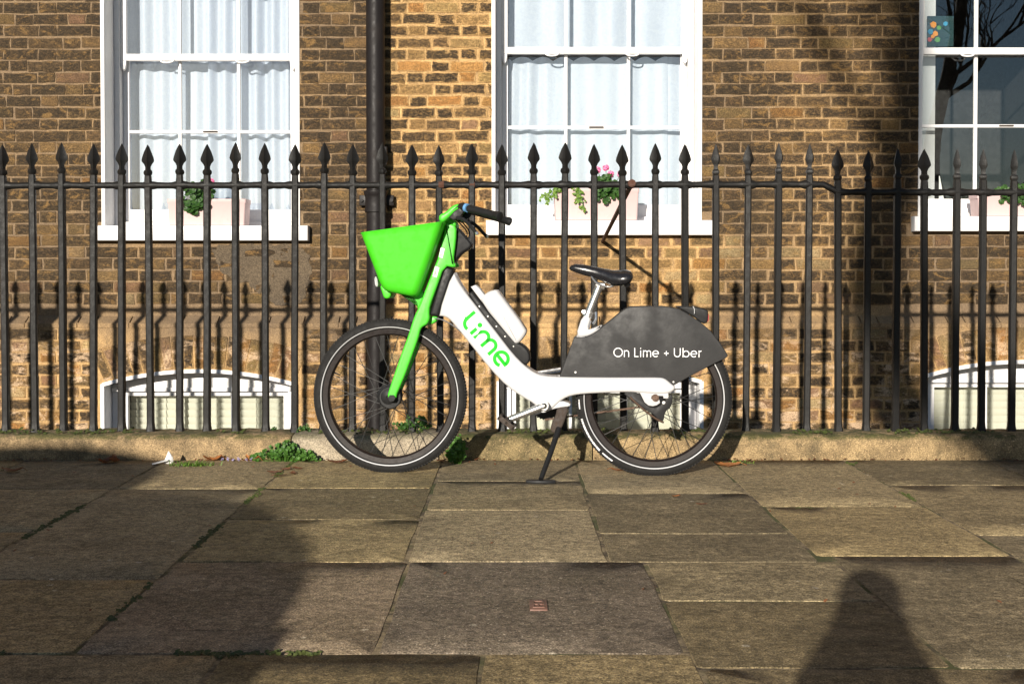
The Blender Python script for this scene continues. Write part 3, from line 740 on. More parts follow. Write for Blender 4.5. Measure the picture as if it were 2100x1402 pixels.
# ================================================================== DRAINPIPE
yp = YW - .10; xd = wx(771, yp); dp = thing('drainpipe', 'black cast iron drainpipe down the brick wall behind the railing', 'drainpipe', (xd, yp, -2.0))
m = MB(); m.tube([(0, 0, 0), (0, 0, 6.5)], .062, 20); m.build('pipe', 'drain_black', dp)
for zz in (wz(415, yp) + 2, wz(415, yp) + 2 + 1.83, wz(415, yp) + 2 - 1.83):
    m = MB(); m.lathe([(.060, -.07), (.074, -.065), (.074, -.045), (.070, -.03), (.070, .03), (.074, .045), (.080, .06), (.080, .075), (.060, .08)], (0, 0, zz), 'z', 20)
    m.box(-.115, .115, .045, .075, zz - .02, zz + .05, .006); m.tube([(-.1, .03, zz + .015), (-.1, .095, zz + .015)], .012, 8); m.tube([(.1, .03, zz + .015), (.1, .095, zz + .015)], .012, 8)
    m.build('collar', 'drain_black', dp)
zz = wz(320, yp) + 2; m = MB(); m.box(.05, .075, -.02, .04, zz - .06, zz + .06, .004); m.build('bracket', 'drain_black', dp)

# ================================================================== RAILING
rail = thing('iron_railing', 'black iron railing with spear finials along the stone kerb', 'railing', (0, YF, KZ))
def bar_meshes(sd=0):
    m = MB(); hw = .0162
    zs = [0, .008, .03, .05] + [.05 + 1.125 * q / 22 for q in range(1, 23)] + [1.205]
    ws = [1.4, 1.3, 1.08, 1.0] + [1.0 + .05 * noise.noise(Vector((q * .9, sd * 7.3, 0))) for q in range(22)] + [.9]
    rg = []
    for zq, s in zip(zs, ws):
        h = hw * s; c = .35 * h; rg.append([(h - c, -h, zq), (h, -h + c, zq), (h, h - c, zq), (h - c, h, zq), (-h + c, h, zq), (-h, h - c, zq), (-h, -h + c, zq), (-h + c, -h, zq)][::1])
        ox_, oy_ = noise.noise(Vector((zq * 3, sd * 5.1, 2))) * .0035, noise.noise(Vector((zq * 3, sd * 5.1, 9))) * .003
        rg[-1] = [(a + ox_ * min(1, zq * 4) * (1.2 - zq), b + oy_ * min(1, zq * 4) * (1.2 - zq), c_) for a, b, c_ in rg[-1]]
    m.loft(rg); b = m.build('bar', 'black_iron', None, 30)
    f = MB(); prof = [(0, .014, .014), (.010, .020, .020), (.017, .022, .022), (.026, .020, .020), (.032, .014, .014), (.045, .0135, .0135), (.058, .019, .016), (.071, .029, .020), (.078, .031, .021), (.092, .028, .019), (.118, .0185, .0135), (.142, .0075, .006), (.153, .001, .001)]
    rg = []
    for q, (zq, a, c) in enumerate(prof):
        k_ = .62 if q < 5 else .40
        rg.append([(a, 0, zq), (a * k_, c * k_ * .9, zq), (0, c, zq), (-a * k_, c * k_ * .9, zq), (-a, 0, zq), (-a * k_, -c * k_ * .9, zq), (0, -c, zq), (a * k_, -c * k_ * .9, zq)])
    f.loft(rg); f.v = [(a + noise.noise(Vector((c_ * 40, sd * 3, b * 30))) * .0018, b, c_ + noise.noise(Vector((a * 60, sd, c_ * 20))) * .002) for a, b, c_ in f.v]; fo = f.build('spear_finial', 'black_iron', None, 28)
    return b, fo
protos = [bar_meshes(q) for q in range(6)]; used = set()
bars = [7, 67, 126, 186, 245, 304, 364, 420, 480, 541, 600, 659, 719, 781, 841, 900, 965, 1027, 1091, 1153, 1216, 1276, 1341, 1403, 1466, 1528, 1590, 1653, 1718, 1775, 1835, 1894, 1957, 2012, 2074]
bars = [7 - 59.6 * q for q in range(16, 0, -1)] + bars + [2074 + 61.5 * q for q in range(1, 9)]
rbar = random.Random(5); first = True; BX = []
for q, px in enumerate(bars):
    x = wx(px + 3, YF); low = px > 1700; base = 1.325 if not low else 1.29     # finial base height above plinth
    base = (wz(357 if not low else 368, YF) - KZ) + rbar.uniform(-.008, .006)
    vi = rbar.randrange(6) if q > 5 else q; b, f = protos[vi]
    if vi in used: b = b.copy(); f = f.copy(); COL.objects.link(b); COL.objects.link(f)
    used.add(vi)
    b.parent = rail; b.location = (x, rbar.uniform(-.004, .004), -.004); b.scale = (1, 1, base / 1.205)
    b.rotation_euler = (0, R(rbar.uniform(-.45, .45)), R(rbar.uniform(-7, 7)))
    f.parent = b; f.location = (0, 0, 1.203); f.scale = (rbar.uniform(.92, 1.05), 1, 1.205 / base); f.rotation_euler = (0, 0, R(rbar.uniform(-12, 12) + (rbar.choice([0, 30, 42]) if px > 1450 else 0)))
    BX.append((x, low))
zr0 = wz(380, YF) - KZ; zr1 = wz(394, YF) - KZ
xk0, xk1 = wx(1688, YF), wx(1716, YF)
def rail_tube(pts, name, r=.0128):
    P = []; 
    for i in range(len(pts) - 1):
        a, b = Vector(pts[i]), Vector(pts[i + 1]); n = max(1, int((b - a).length / .018))
        P += [a.lerp(b, t / n) for t in range(n)]
    P.append(Vector(pts[-1])); out = []; rad = []
    for p_ in P:
        d = noise.noise(Vector((p_.x * 11, 3, 1))) * .003; near = min(abs(p_.x - x) for x, _ in BX)
        out.append(p_ + Vector((0, 0, d))); rad.append(r + abs(noise.noise(Vector((p_.x * 40, 0, 7)))) * .004 + (.004 if near < .028 else 0))
    m = MB(); m.tube(out, rad, 8, flat=1.15); return m.build(name, 'black_iron', rail, 60)
rail_tube([(BX[0][0] - .1, 0, zr0 - .004), (wx(600, YF), 0, zr0), (xk0, 0, zr0 + .004), (xk0 + .03, 0, zr0 - .012), (xk1, 0, zr1 + .003), (xk1 + .06, 0, zr1)], 'rail')
rail_tube([(xk1 + .058, 0, zr1), (BX[-1][0] + .1, 0, zr1 - .006)], 'rail')
# back stay to the wall
p0 = at(1295, 379, YF); p1 = at(1236, 496, YW)
m = MB(); m.tube([(p0.x, -.03, p0.z - KZ + .008), (p0.x, .02, p0.z - KZ), (p1.x, YW - YF + .03, p1.z - KZ)], [.017, .0125, .0125], 8); m.build('back_stay', 'rust', rail)
m = MB(); m.tube([(p0.x, -.026, p0.z - KZ + .006), (p0.x, .02, p0.z - KZ + .002)], [.02, .022], 8); m.build('stay_collar', 'rust', rail)
for px in (968, 905): m = MB(); xx = wx(px, YF); m.tube([(xx - .012, -.002, zr0 + .002), (xx + .014, -.002, zr0 + .002)], [.0195, .0205], 8); m.build('rusted_collar', 'rust', rail)
# small plate wired to the railing, left of the picture
xs = wx(98, YW) - .28 * (YW - YF); m = MB(); m.box(xs - .09, xs + .06, YF - .03, YF - .022, KZ + zr0 - .23, KZ + zr0 - .005, .002)
tag(m.build('notice_plate', 'sign_back'), 'small grey plate hung on the railing left of the picture', 'sign')

# ================================================================== BICYCLE
C0 = gnd(800, 968); C1 = gnd(1341, 974.5); mid = (C0 + C1) / 2; ang = math.atan2(C1.y - C0.y, C1.x - C0.x)
bike = thing('rental_bicycle', 'white and lime green rental bicycle with front basket on its kickstand', 'bicycle', mid, ang)
EU = Vector((math.cos(ang), math.sin(ang), 0)); EV = Vector((-math.sin(ang), math.cos(ang), 0))
def bp(px, py, v=0.0):
    d = ray(px, py); o = CP - mid; t = (v - o.dot(EV)) / d.dot(EV); q = o + d * t; return (q.dot(EU), q.z)
def BP(px, py, v=0.0): a, b = bp(px, py, v); return Vector((a, v, b))
def poly(pts, v): return [bp(a, b, v) for a, b in pts]
def bpart(m, name, mat, parent=None, sm=35): return m.build(name, mat, parent or bike, sm)
def wheel(px, py, rpx, label, seed):
    c = BP(px, py, 0); Rr = bp(px, py - rpx, 0)[1] - c.z; Rr = min(Rr, c.z + .002); c.z = Rr - .002
    wh = link('wheel', None, bike); wh.location = c; wh['label'] = label
    s = Rr / 158.0
    m = MB(); prof = []
    tr = 12.0 * s; rc = Rr - tr * 1.02
    for q in range(16):
        th = 2 * PI * q / 16; rr = rc + math.cos(th) * tr * 1.02; prof.append((rr, math.sin(th) * tr))
    m.lathe(prof, (0, 0, 0), 'y', 96)
    ty = m.build('tyre', 'rubber', wh, 50)
    # low tread blocks
    m = MB(); nb = 150
    for q in range(nb):
        for v_ in (-.55, 0, .55):
            th = 2 * PI * (q + (.5 if v_ == 0 else 0)) / nb; rr = rc + math.cos(v_ * 1.0) * tr * 1.0
            M = Matrix.Rotation(-th, 4, 'Y') @ Matrix.Translation((rr, v_ * tr * .95, 0))
            m.box(-.003, .0026, -.0032, .0032, -.0042, .0042, 0, M)
    tb = m.build('tread', 'rubber', ty, 0); tb['kind'] = 'stuff'
    for sg in (-1, 1):
        m = MB(); r1, r0 = 142.2 * s, 140.4 * s; yo = lambda r: sg * (math.sqrt(max(0, tr ** 2 - ((r - rc) / 1.02) ** 2)) + .0009)
        m.lathe([(r0, yo(r0)), (r1, yo(r1)), (r1 + .0004, yo(r1) - sg * .002), (r0 - .0004, yo(r0) - sg * .002)], (0, 0, 0), 'y', 96); m.build('reflective_band', 'reflective', ty, 60)
    m = MB(); ro, ri = 137.5 * s, 125 * s; hw = 9.5 * s
    m.lathe([(ro, -hw), (ro, hw), (ri + 3 * s, hw * .92), (ri, hw * .5), (ri, -hw * .5), (ri + 3 * s, -hw * .92)], (0, 0, 0), 'y', 96); m.build('rim', 'rim_dark', wh, 30)
    m = MB(); m.lathe([(.008, -.05), (.03, -.045), (.052, -.03), (.052, -.022), (.032, -.012), (.032, .012), (.052, .022), (.052, .03), (.03, .045), (.008, .05)], (0, 0, 0), 'y', 32)
    m.build('hub', 'black_plastic', wh, 40)
    sp = None
    for q in range(32):
        sd_ = -1 if q % 2 else 1; th = 2 * PI * q / 32 + .05; cross = (1 if (q // 2) % 2 else -1) * .95
        a = Vector((math.cos(th + cross) * .048, sd_ * .026, math.sin(th + cross) * .048)); b = Vector((math.cos(th) * (ri + .001), sd_ * .003, math.sin(th) * (ri + .001)))
        m = MB(); m.tube([a, b], .00165, 5, True); m.build('spoke', 'spoke_steel', wh, 60)
    m = MB(); th = R(158); m.tube([(math.cos(th) * ri, 0, math.sin(th) * ri), (math.cos(th) * (ri - .03), 0, math.sin(th) * (ri - .03))], [.004, .0025], 8); m.build('valve', 'black_plastic', wh)
    return wh, Rr, rc, tr
fw, FR, frc, ftr = wheel(800, 811, 158, 'front wheel with white reflective band', 1)
rw, RR, rrc, rtr = wheel(1340.5, 816, 159, 'rear wheel half covered by the grey panel', 2)
# maker's lettering on the rear tyre: small white marks, not legible in the picture
m = MB()
for (a0, a1, hgt) in ((R(168), R(176), .008), (R(181), R(188), .005), (R(196), R(224), .009), (R(227), R(236), .006)):
    th = a0
    while th < a1:
        wd = random.uniform(.006, .011)
        for q in range(random.choice([2, 3])):
            t2 = th + q * wd * .45
            M = Matrix.Rotation(-t2 , 4, 'Y') @ Matrix.Translation((rrc + .0125, -math.sqrt(max(1e-6, rtr ** 2 - .0122 ** 2)) - .0008, 0))
            m.box(-hgt * .5, hgt * .5, -.0004, .0018, -.0008, .0008, 0, M)
        th += wd * 1.7
m.build('tyre_lettering', 'print_white', rw, 0)

# --- frame
V0 = -.058
outl_top = [(929, 554), (938, 574), (950, 593), (962, 609), (973, 623), (992, 648), (1022, 687), (1052, 726), (1076, 750), (1096, 764), (1113, 770.5), (1150, 773), (1230, 774), (1317, 774), (1352, 774), (1363, 776), (1371, 782), (1378, 788), (1384, 792), (1384, 799)]
outl_drop = [(1374, 806), (1356, 808.5), (1320, 806)]
outl_bot = [(1287, 803.5), (1240, 805.5), (1198, 807.5), (1172, 811), (1155, 818), (1140, 831), (1128, 842), (1116, 845), (1104, 839), (1094, 827), (1074, 816), (1041, 794), (1005, 757), (962, 703), (930, 664), (920, 653), (909, 648.5), (897.5, 648)]
full = outl_top + outl_drop + outl_bot
full = [p for p in full]
def smooth1(p): return chaikin(p, 1)
m = MB(); m.slab(smooth1(poly(full, V0)), V0, -.030, .011, .001, 5); bpart(m, 'frame', 'bike_white', None, 50)
m = MB(); m.slab(smooth1(poly(full, V0)), .030, .058, .001, .011, 5); bpart(m, 'frame', 'bike_white', None, 50)
core = [p for p in outl_top if p[0] <= 1150] + [(1156, 780), (1156, 815)] + outl_bot[5:]
m = MB(); m.slab(chaikin(poly([(a, b) for a, b in core], V0), 1), -.0305, .0305, .0, .0, 1); bpart(m, 'frame_core', 'bike_white', None, 50)
for sg in (-1, 1):
    a_, b_ = (V0 + .006, V0 + .016) if sg < 0 else (-V0 - .016, -V0 - .006)
    m = MB(); m.slab(poly([(1305, 800), (1366, 799), (1371, 806), (1371, 817), (1361, 817), (1360, 812), (1337, 811), (1335, 818), (1352, 819), (1354, 826), (1347, 831), (1339, 833), (1330, 831.5), (1322, 825), (1313, 807)], V0), a_, b_, .002, .002, 2); bpart(m, 'dropout', 'bike_white', None, 50)
m = MB(); m.slab(chaikin(poly([(1122, 826), (1150, 821), (1171, 827), (1168, 834), (1145, 836), (1124, 842)], -.05), 1), -.050, .050, .005); bpart(m, 'stand_mount', 'bike_white', None, 50)
# head tube cover (black)
m = MB(); m.slab(poly([(911, 545), (930, 552), (898, 649), (880, 646)], -.052), -.052, .052, .012, .012, 4); bpart(m, 'head_tube', 'black_plastic')
# --- fork and head (lime)
forkL = [(908, 452), (913, 466), (905, 497), (898, 528), (893, 541), (876, 583), (858, 631), (849, 648), (836, 690), (823, 724), (808, 768), (797, 800), (794, 811), (797, 818), (806, 820), (813, 815)]
forkR = [(813, 809), (819, 796), (831, 768), (843, 735), (858, 693), (862, 675), (867, 669.5), (876, 665), (881, 654), (880, 640), (881, 628), (895, 590), (911, 545), (933, 549), (935, 542), (929, 537), (935, 494), (936, 463), (922, 457)]
VF = -.072
m = MB(); m.slab(smooth1(poly(forkL + forkR, VF)), VF, -.042, .009, .001, 4); fork = bpart(m, 'fork', 'lime_green', None, 50)
m = MB(); m.slab(smooth1(poly(forkL + forkR, VF)), .042, .072, .001, .009, 4); m.build('far_fork_blade', 'lime_green', fork, 50)
corep = [(909, 455), (913, 466), (905, 497), (898, 528), (893, 541), (876, 583), (862, 622), (868, 648), (880, 650), (880, 640), (881, 628), (895, 590), (911, 545), (931, 548), (929, 537), (934, 494), (935, 463)]
m = MB(); m.slab(poly([(a + (1.0 if a < 890 else 0), b + 1) for a, b in corep], VF), -.0425, .0425, 0, 0, 1); m.build('head_shell', 'lime_green', fork, 50)
m = MB(); m.slab(chaikin(poly([(876, 660), (883, 649), (896, 648), (898, 655), (890, 663), (879, 666)], -.03), 1), -.03, .03, .006); m.build('crown_tab', 'lime_green', fork)
m = MB(); m.tube([BP(803, 816, -.08), BP(803, 816, .08)], .010, 12); m.tube([BP(803, 816, -.086), BP(803, 816, -.07)], .016, 6); bpart(m, 'front_axle_nut', 'black_plastic')
m = MB(); m.lathe([(.010, -.004), (.046, -.004), (.050, 0), (.046, .004), (.010, .004)], (*[BP(800, 815, -.038).x, -.038, BP(800, 815, -.038).z],), 'y', 28); bpart(m, 'front_brake_drum', 'black_plastic')
# stickers with printed codes
for pts, bars_ in (([(900, 527), (907.5, 529.5), (912, 510), (904, 507)], 5), ([(887, 566), (895.5, 569), (901, 549), (892.5, 545.5)], 6)):
    P = [BP(a, b, VF - .0008) for a, b in pts]; m = MB(); m.slab([(p.x, p.z) for p in P], VF - .0012, VF + .002, 0, 0, 1); st = m.build('sticker', 'sticker', fork, 0)
    m = MB()
    for q in range(bars_ * 2):
        t = .12 + .76 * q / (bars_ * 2); a = P[0].lerp(P[3], t); b = P[1].lerp(P[2], t); d = (P[3] - P[0]).normalized() * random.choice([.0006, .0011])
        l, h = a.lerp(b, .2), a.lerp(b, random.choice([.45, .6, .75, .8])); m.add([l - d, h - d, h + d, l + d], [(0, 1, 2, 3)])
    for i, vv in enumerate(m.v): m.v[i] = (vv[0], VF - .0018, vv[2])
    m.build('printed_code', 'ink', st, 0)
# black rear cowl of the head and cables
m = MB(); m.slab(chaikin(poly([(936, 466), (942, 470), (965, 496), (968, 504), (962, 511), (947, 519), (938, 530), (930, 541), (929, 530), (935, 494)], -.04), 1), -.04, .04, .010); bpart(m, 'head_cowl', 'black_plastic')
# --- basket: tapered bin with rounded corners, open at the top
def rrect(x0, x1, y0, y1, r, n=5):
    out = []
    for cx, cy, a0 in ((x1 - r, y1 - r, 0), (x0 + r, y1 - r, 90), (x0 + r, y0 + r, 180), (x1 - r, y0 + r, 270)):
        for q in range(n + 1): a = R(a0 + 90 * q / n); out.append((cx + math.cos(a) * r, cy + math.sin(a) * r))
    return out
va = -.165; tl, tr_ = bp(738, 478, va), bp(909, 455, va); bl, br = bp(779, 588, va * .85), bp(857, 603, va * .85)
def bas_ring(t, ins=0.0, dz=0.0, flare=0):
    x0 = bl[0] + (tl[0] - bl[0]) * t; x1 = br[0] + (tr_[0] - br[0]) * t; z0 = bl[1] + (tl[1] - bl[1]) * t; z1 = br[1] + (tr_[1] - br[1]) * t
    hw = .135 + (.172 - .135) * t
    pts = rrect(x0 + ins, x1 - ins, -hw + ins, hw - ins, .035 - ins * .4)
    return [(a, b, z0 + (z1 - z0) * (a - x0) / (x1 - x0) + dz) for a, b in pts]
m = MB(); rings = [bas_ring(0, .030, -.016), bas_ring(0, .016, -.013), bas_ring(0.02, .006, -.008), bas_ring(.05, .001, 0)] + [bas_ring(t) for t in (.15, .3, .5, .7, .9, .975)] + [bas_ring(1, -.002), bas_ring(1, -.001, .002), bas_ring(1, .003, .002), bas_ring(.99, .004)] + [bas_ring(t, .004) for t in (.8, .5, .2, .06)] + [bas_ring(.04, .02)]
m.loft(rings, True); bsk = bpart(m, 'basket', 'lime_basket', None, 50)
m = MB(); m.slab(chaikin(poly([(778, 583), (783, 600), (787, 611), (794, 613), (801, 609), (803, 594), (800, 588)], -.07), 1), -.07, .07, .008); m.build('front_foot', 'lime_basket', bsk, 50)
m = MB(); m.slab(chaikin(poly([(806, 594), (812, 601), (835, 609), (852, 615), (856, 636), (864, 622), (871, 596), (850, 596)], -.05), 1), -.05, .05, .006); m.build('carrier_bracket', 'lime_green', bsk, 50)
m = MB(); c = BP(771, 579, -.03); m.slab(chaikin(poly([(767, 568), (773, 567), (776, 588), (769, 588)], -.03), 1), -.03, .03, .006); m.build('front_lamp', 'reflective', bsk)
# --- handlebar
m = MB(); VH0 = -.10
stem = chaikin(poly([(900, 450), (902, 440), (914, 436), (928, 422), (940, 418), (947, 420), (944, 428), (932, 437), (921, 447), (912, 455), (905, 456)], -.12), 1)
m.slab(stem, -.14, -.045, .012, .012, 4); bar_ = bpart(m, 'handlebar', 'lime_green', None, 50)
m = MB(); m.slab(stem, .045, .14, .012, .012, 4); m.build('far_riser', 'lime_green', bar_, 50)
m = MB(); m.slab(chaikin(poly([(900, 450), (903, 442), (916, 440), (934, 455), (936, 466), (914, 468), (908, 458)], -.06), 1), -.06, .06, .008); m.build('stem_clamp', 'lime_green', bar_, 50)
for sg in (-1, 1):
    def HP(px, py, v):
        q = BP(px, py, -abs(v)); return Vector((q.x, sg * abs(v), q.z))
    g0, g1 = HP(948, 424, .14), HP(1026, 444, .27)
    m = MB(); m.tube([HP(935, 427, .11), g0, g0.lerp(g1, .2)], .0115, 10); m.build('bar_end', 'black_plastic', bar_)
    g = lambda t: g0.lerp(g1, t); m = MB()
    P = [g(t) for t in (.17, .20, .24, .26, .5, .8, .92, .93, .99, 1.0)]
    m.tube(P, [.015, .0175, .0175, .0165, .0170, .0168, .0172, .0195, .0195, .014], 14); m.build('grip', 'black_plastic', bar_, 50)
    m = MB(); m.tube([g(.09), g(.15)], .0185, 14); m.build('shifter_ring', 'blue_ring' if sg < 0 else 'black_plastic', bar_)
    m = MB(); m.tube([g(-.06), g(.02), g(.085)], [.014, .0195, .0185], 12); m.build('lever_clamp', 'black_plastic', bar_)
    a = HP(926, 443, .13); m = MB(); m.slab([(q[0], q[1]) for q in [bp(*p_, -.15) for p_ in [(921, 446), (932, 433), (946, 424), (953, 432), (944, 446), (930, 452)]]], sg * .145 - .010, sg * .145 + .010, .004); m.build('lever_body', 'black_plastic', bar_)
    for dv in (0,):
        m = MB(); m.tube(spline([HP(936, 446, .15), HP(950, 450, .17), HP(962, 460, .19), HP(970, 470, .205), HP(978, 479, .22)], 6), .0052, 8, flat=1.6); m.build('brake_lever', 'black_plastic', bar_)
        m = MB(); m.tube([HP(977, 476, .219), HP(979, 481, .221)], .007, 8); m.build('lever_tip', 'silver', bar_)
    m = MB(); m.tube(spline([HP(930, 446, .12), HP(945, 460, .09), HP(958, 478, .05), HP(950, 500, .03), HP(936, 515, .02)], 6), .0032, 6); m.build('cable', 'black_plastic', bar_)
# under-head cable
m = MB(); m.tube(spline([BP(890, 652, -.05), BP(908, 656, -.055), BP(930, 668, -.055), BP(950, 684, -.05), BP(960, 694, -.03)], 6), .0028, 6); bpart(m, 'brake_hose', 'silver')
# --- battery on the down tube
m = MB(); m.slab(chaikin(poly([(960, 602), (968, 597), (975, 607), (1002, 640), (1056, 700), (1074, 708), (1086, 722), (1087, 740), (1078, 750), (1060, 738), (1020, 688), (980, 634), (966, 614)], -.045), 1), -.045, .045, .008); bat = bpart(m, 'battery_cradle', 'black_plastic', None, 50)
m = MB(); m.slab(chaikin(poly([(984, 618), (990, 606), (1002, 597), (1018, 593), (1024, 600), (1079, 674), (1079, 684), (1066, 702), (1057, 706), (1052, 702)], -.050), 1), -.050, .050, .016, .016, 5); bt_ = m.build('battery', 'bike_white', bat, 50)
m = MB(); m.slab(chaikin(poly([(965, 588), (975, 584), (984, 592), (999, 612), (988, 619)], -.036), 0), -.036, .036, .005); m.build('battery_latch', 'bike_white', bat, 50)
for q in range(5):
    a = BP(983 + q * 17.5, 628 + q * 20.5, -.0455); m = MB(); m.tube([(a.x, -.0465, a.z), (a.x, -.042, a.z)], .003, 8); m.build('rivet', 'silver', bat)
# --- stroke lettering
def arc(cx, cy, r, a0, a1, n=14): return [(cx + math.cos(R(a0 + (a1 - a0) * q / n)) * r, cy + math.sin(R(a0 + (a1 - a0) * q / n)) * r) for q in range(n + 1)]
GL = {'O': ([arc(.52, .5, .47, 0, 360, 28)], 1.06), 'n': ([[(.07, 0), (.07, .74)], [(.07, .4)] + arc(.31, .46, .24, 180, 0) + [(.55, 0)]], .68), 'L': ([[(.08, 1), (.08, .05), (.5, .05)]], .58), 'i': ([[(.08, 0), (.08, .72)], [(.08, .90), (.08, 1.01)]], .24),
      'm': ([[(.07, 0), (.07, .74)], [(.07, .4)] + arc(.27, .49, .20, 180, 0) + [(.47, 0)], [(.47, .4)] + arc(.67, .49, .20, 180, 0) + [(.87, 0)]], 1.0), 'e': ([[(.03, .37), (.65, .37)], arc(.34, .37, .325, 0, 312, 24)], .76), '+': ([[(.06, .42), (.56, .42)], [(.31, .17), (.31, .67)]], .66),
      'U': ([[(.08, 1), (.08, .4)] + arc(.4, .37, .32, 180, 360) + [(.72, 1)]], .88), 'b': ([[(.07, 0), (.07, 1.03)], arc(.41, .37, .325, 0, 360, 24)], .84), 'r': ([[(.07, 0), (.07, .74)], [(.07, .38)] + arc(.30, .46, .23, 180, 80, 8)], .42), ' ': ([], .30)}
def ribbon(m, P, wd, capn=0):
    P = [Vector(p) for p in P]
    if capn:
        pass
    L, Q = [], []
    for i in range(len(P)):
        d1 = (P[i] - P[i - 1]).normalized() if i else (P[1] - P[0]).normalized(); d2 = (P[i + 1] - P[i]).normalized() if i < len(P) - 1 else d1
        n1 = Vector((-d1.y, d1.x)); n2 = Vector((-d2.y, d2.x)); mm = n1 + n2; mm.normalize(); mm = mm / max(.5, mm.dot(n1))
        L.append(P[i] + mm * wd / 2); Q.append(P[i] - mm * wd / 2)
    n = len(P); m.add([(p.x, 0, p.y) for p in L + Q], [(i, i + 1, n + i + 1, n + i) for i in range(n - 1)])
def disc(m, c, r, n=16): m.add([(c[0] + math.cos(2 * PI * q / n) * r, 0, c[1] + math.sin(2 * PI * q / n) * r) for q in range(n)], [tuple(range(n))])
def place(m, org, ex, ez, sc, v, name, mat, parent, layer=.0002):
    out = []
    for i, (x, _, zc_) in enumerate(m.v):
        q = org + ex * x * sc + ez * zc_ * sc; out.append((q.x, v, q.z))
    m.v = out; o = m.build(name, mat, parent, 0, fix=False)
    sm = o.modifiers.new('thickness', 'SOLIDIFY'); sm.thickness = .0008; sm.offset = 0; return o
# --- rear cover panel
VP = -.047
top = [(1177.5, 691), (1198, 691), (1208, 688.5), (1222, 681), (1240, 666), (1258, 652), (1272, 640), (1282, 633), (1293, 629), (1320, 628), (1360, 628), (1392, 633), (1413, 645), (1436, 660), (1457, 678), (1476, 702), (1492, 727)]
low_ = [(1492, 731), (1487, 735), (1466, 745), (1425, 766), (1386, 788), (1377, 787), (1361, 781), (1340, 784), (1147, 783), (1148, 770)]
m = MB(); m.slab(poly(top + low_, VP), VP, VP + .010, .004, .001, 3); fen = bpart(m, 'rear_cover', 'bike_grey', None, 50)
m = MB(); m.slab(poly(top + low_, VP), -VP - .010, -VP, .001, .004, 3); m.build('far_cover_panel', 'bike_grey', fen, 50)
tp = poly([(a, b + 2) for a, b in top[3:]], VP); n = len(tp); m = MB()
nn = [Vector((-(tp[min(i + 1, n - 1)][1] - tp[max(i - 1, 0)][1]), tp[min(i + 1, n - 1)][0] - tp[max(i - 1, 0)][0])).normalized() for i in range(n)]
m.loft([[(tp[i][0], -.041, tp[i][1]), (tp[i][0] + nn[i].x * .004, -.02, tp[i][1] + nn[i].y * .004), (tp[i][0] + nn[i].x * .004, .02, tp[i][1] + nn[i].y * .004), (tp[i][0], .041, tp[i][1]), (tp[i][0] - nn[i].x * .006, .041, tp[i][1] - nn[i].y * .006), (tp[i][0] - nn[i].x * .006, -.041, tp[i][1] - nn[i].y * .006)] for i in range(n)]); m.build('cover_top', 'bike_grey', fen, 50)
m = MB(); m.slab(chaikin(poly([(1380, 627), (1420, 628), (1450, 634), (1453, 640), (1452, 662), (1440, 664), (1424, 650), (1400, 636)], -.03), 1), -.03, .03, .006); m.build('tail_rack', 'black_plastic', fen, 50)
m = MB(); m.slab(chaikin(poly([(1446, 641), (1454, 641), (1454, 660), (1446, 660)], -.025), 1), -.025, .025, .004); m.build('rear_lamp', 'bit_red', fen)
m = MB(); m.tube(spline([BP(1421, 628, -.048), BP(1424, 634, -.05), BP(1424, 643, -.049)], 4), .0014, 5); m.build('scratch', 'reflective', fen)
for a, b in ((1381, 783), (1180, 763)): q = BP(a, b, VP); m = MB(); m.tube([(q.x, VP - .002, q.z), (q.x, VP + .002, q.z)], .0045, 8); m.build('rivet', 'silver', fen)
org = BP(1258, 731.5, VP - .0006); ex = (BP(1440, 732.5, VP - .0006) - org).normalized(); ez = Vector((-ex.z, 0, ex.x)); cap = (bp(1260, 713, VP)[1] - bp(1260, 731.5, VP)[1])
x = 0; txt = 'On Lime + Uber'; tot = sum(GL[c][1] for c in txt); width = (BP(1440, 732, VP) - org).length / cap; ls = (width - tot) / (len(txt) - 1)
for c in txt:
    m = MB()
    for st_ in GL[c][0]: ribbon(m, [(a + x, b) for a, b in st_], .092)
    x += GL[c][1] + ls
    if c != ' ': place(m, org, ex, ez, cap, VP - .0006, 'letter', 'print_white', fen)
# Lime logo on the down tube
org = BP(972, 692.7, V0 - .0006); ex = (BP(972 + 65, 692.7 + 76, V0 - .0006) - org).normalized(); ez = Vector((-ex.z, 0, ex.x)); sc = (BP(1000, 600, V0) - BP(1000, 700, V0)).length / 100
W_ = 7.0
def logo(strokes, dots=()):
    m = MB()
    for st_ in strokes: ribbon(m, st_, W_)
    for d_ in dots: disc(m, d_[:2], d_[2])
    place(m, org, ex, ez, sc, V0 - .0006, 'logo_letter', 'logo_green', bike)
logo([[(-39.5, 36.5), (-39.5, 15)] + arc(-25.5, 15, 14, 180, 282, 12)])
logo([[(-11, 0), (-11, 16.5)]], [(-12, 26.5, 5)])
logo([[(0, 0), (0, 16)] + arc(11.2, 15.8, 11.2, 180, 0, 16) + [(22.4, 0)], [(22.4, 14)] + arc(33.6, 15.8, 11.2, 180, 0, 16) + [(44.8, 0)]])
logo([arc(69, 15, 14, -3, 305, 26), [(56, 14), (86.2, 12.6)]])
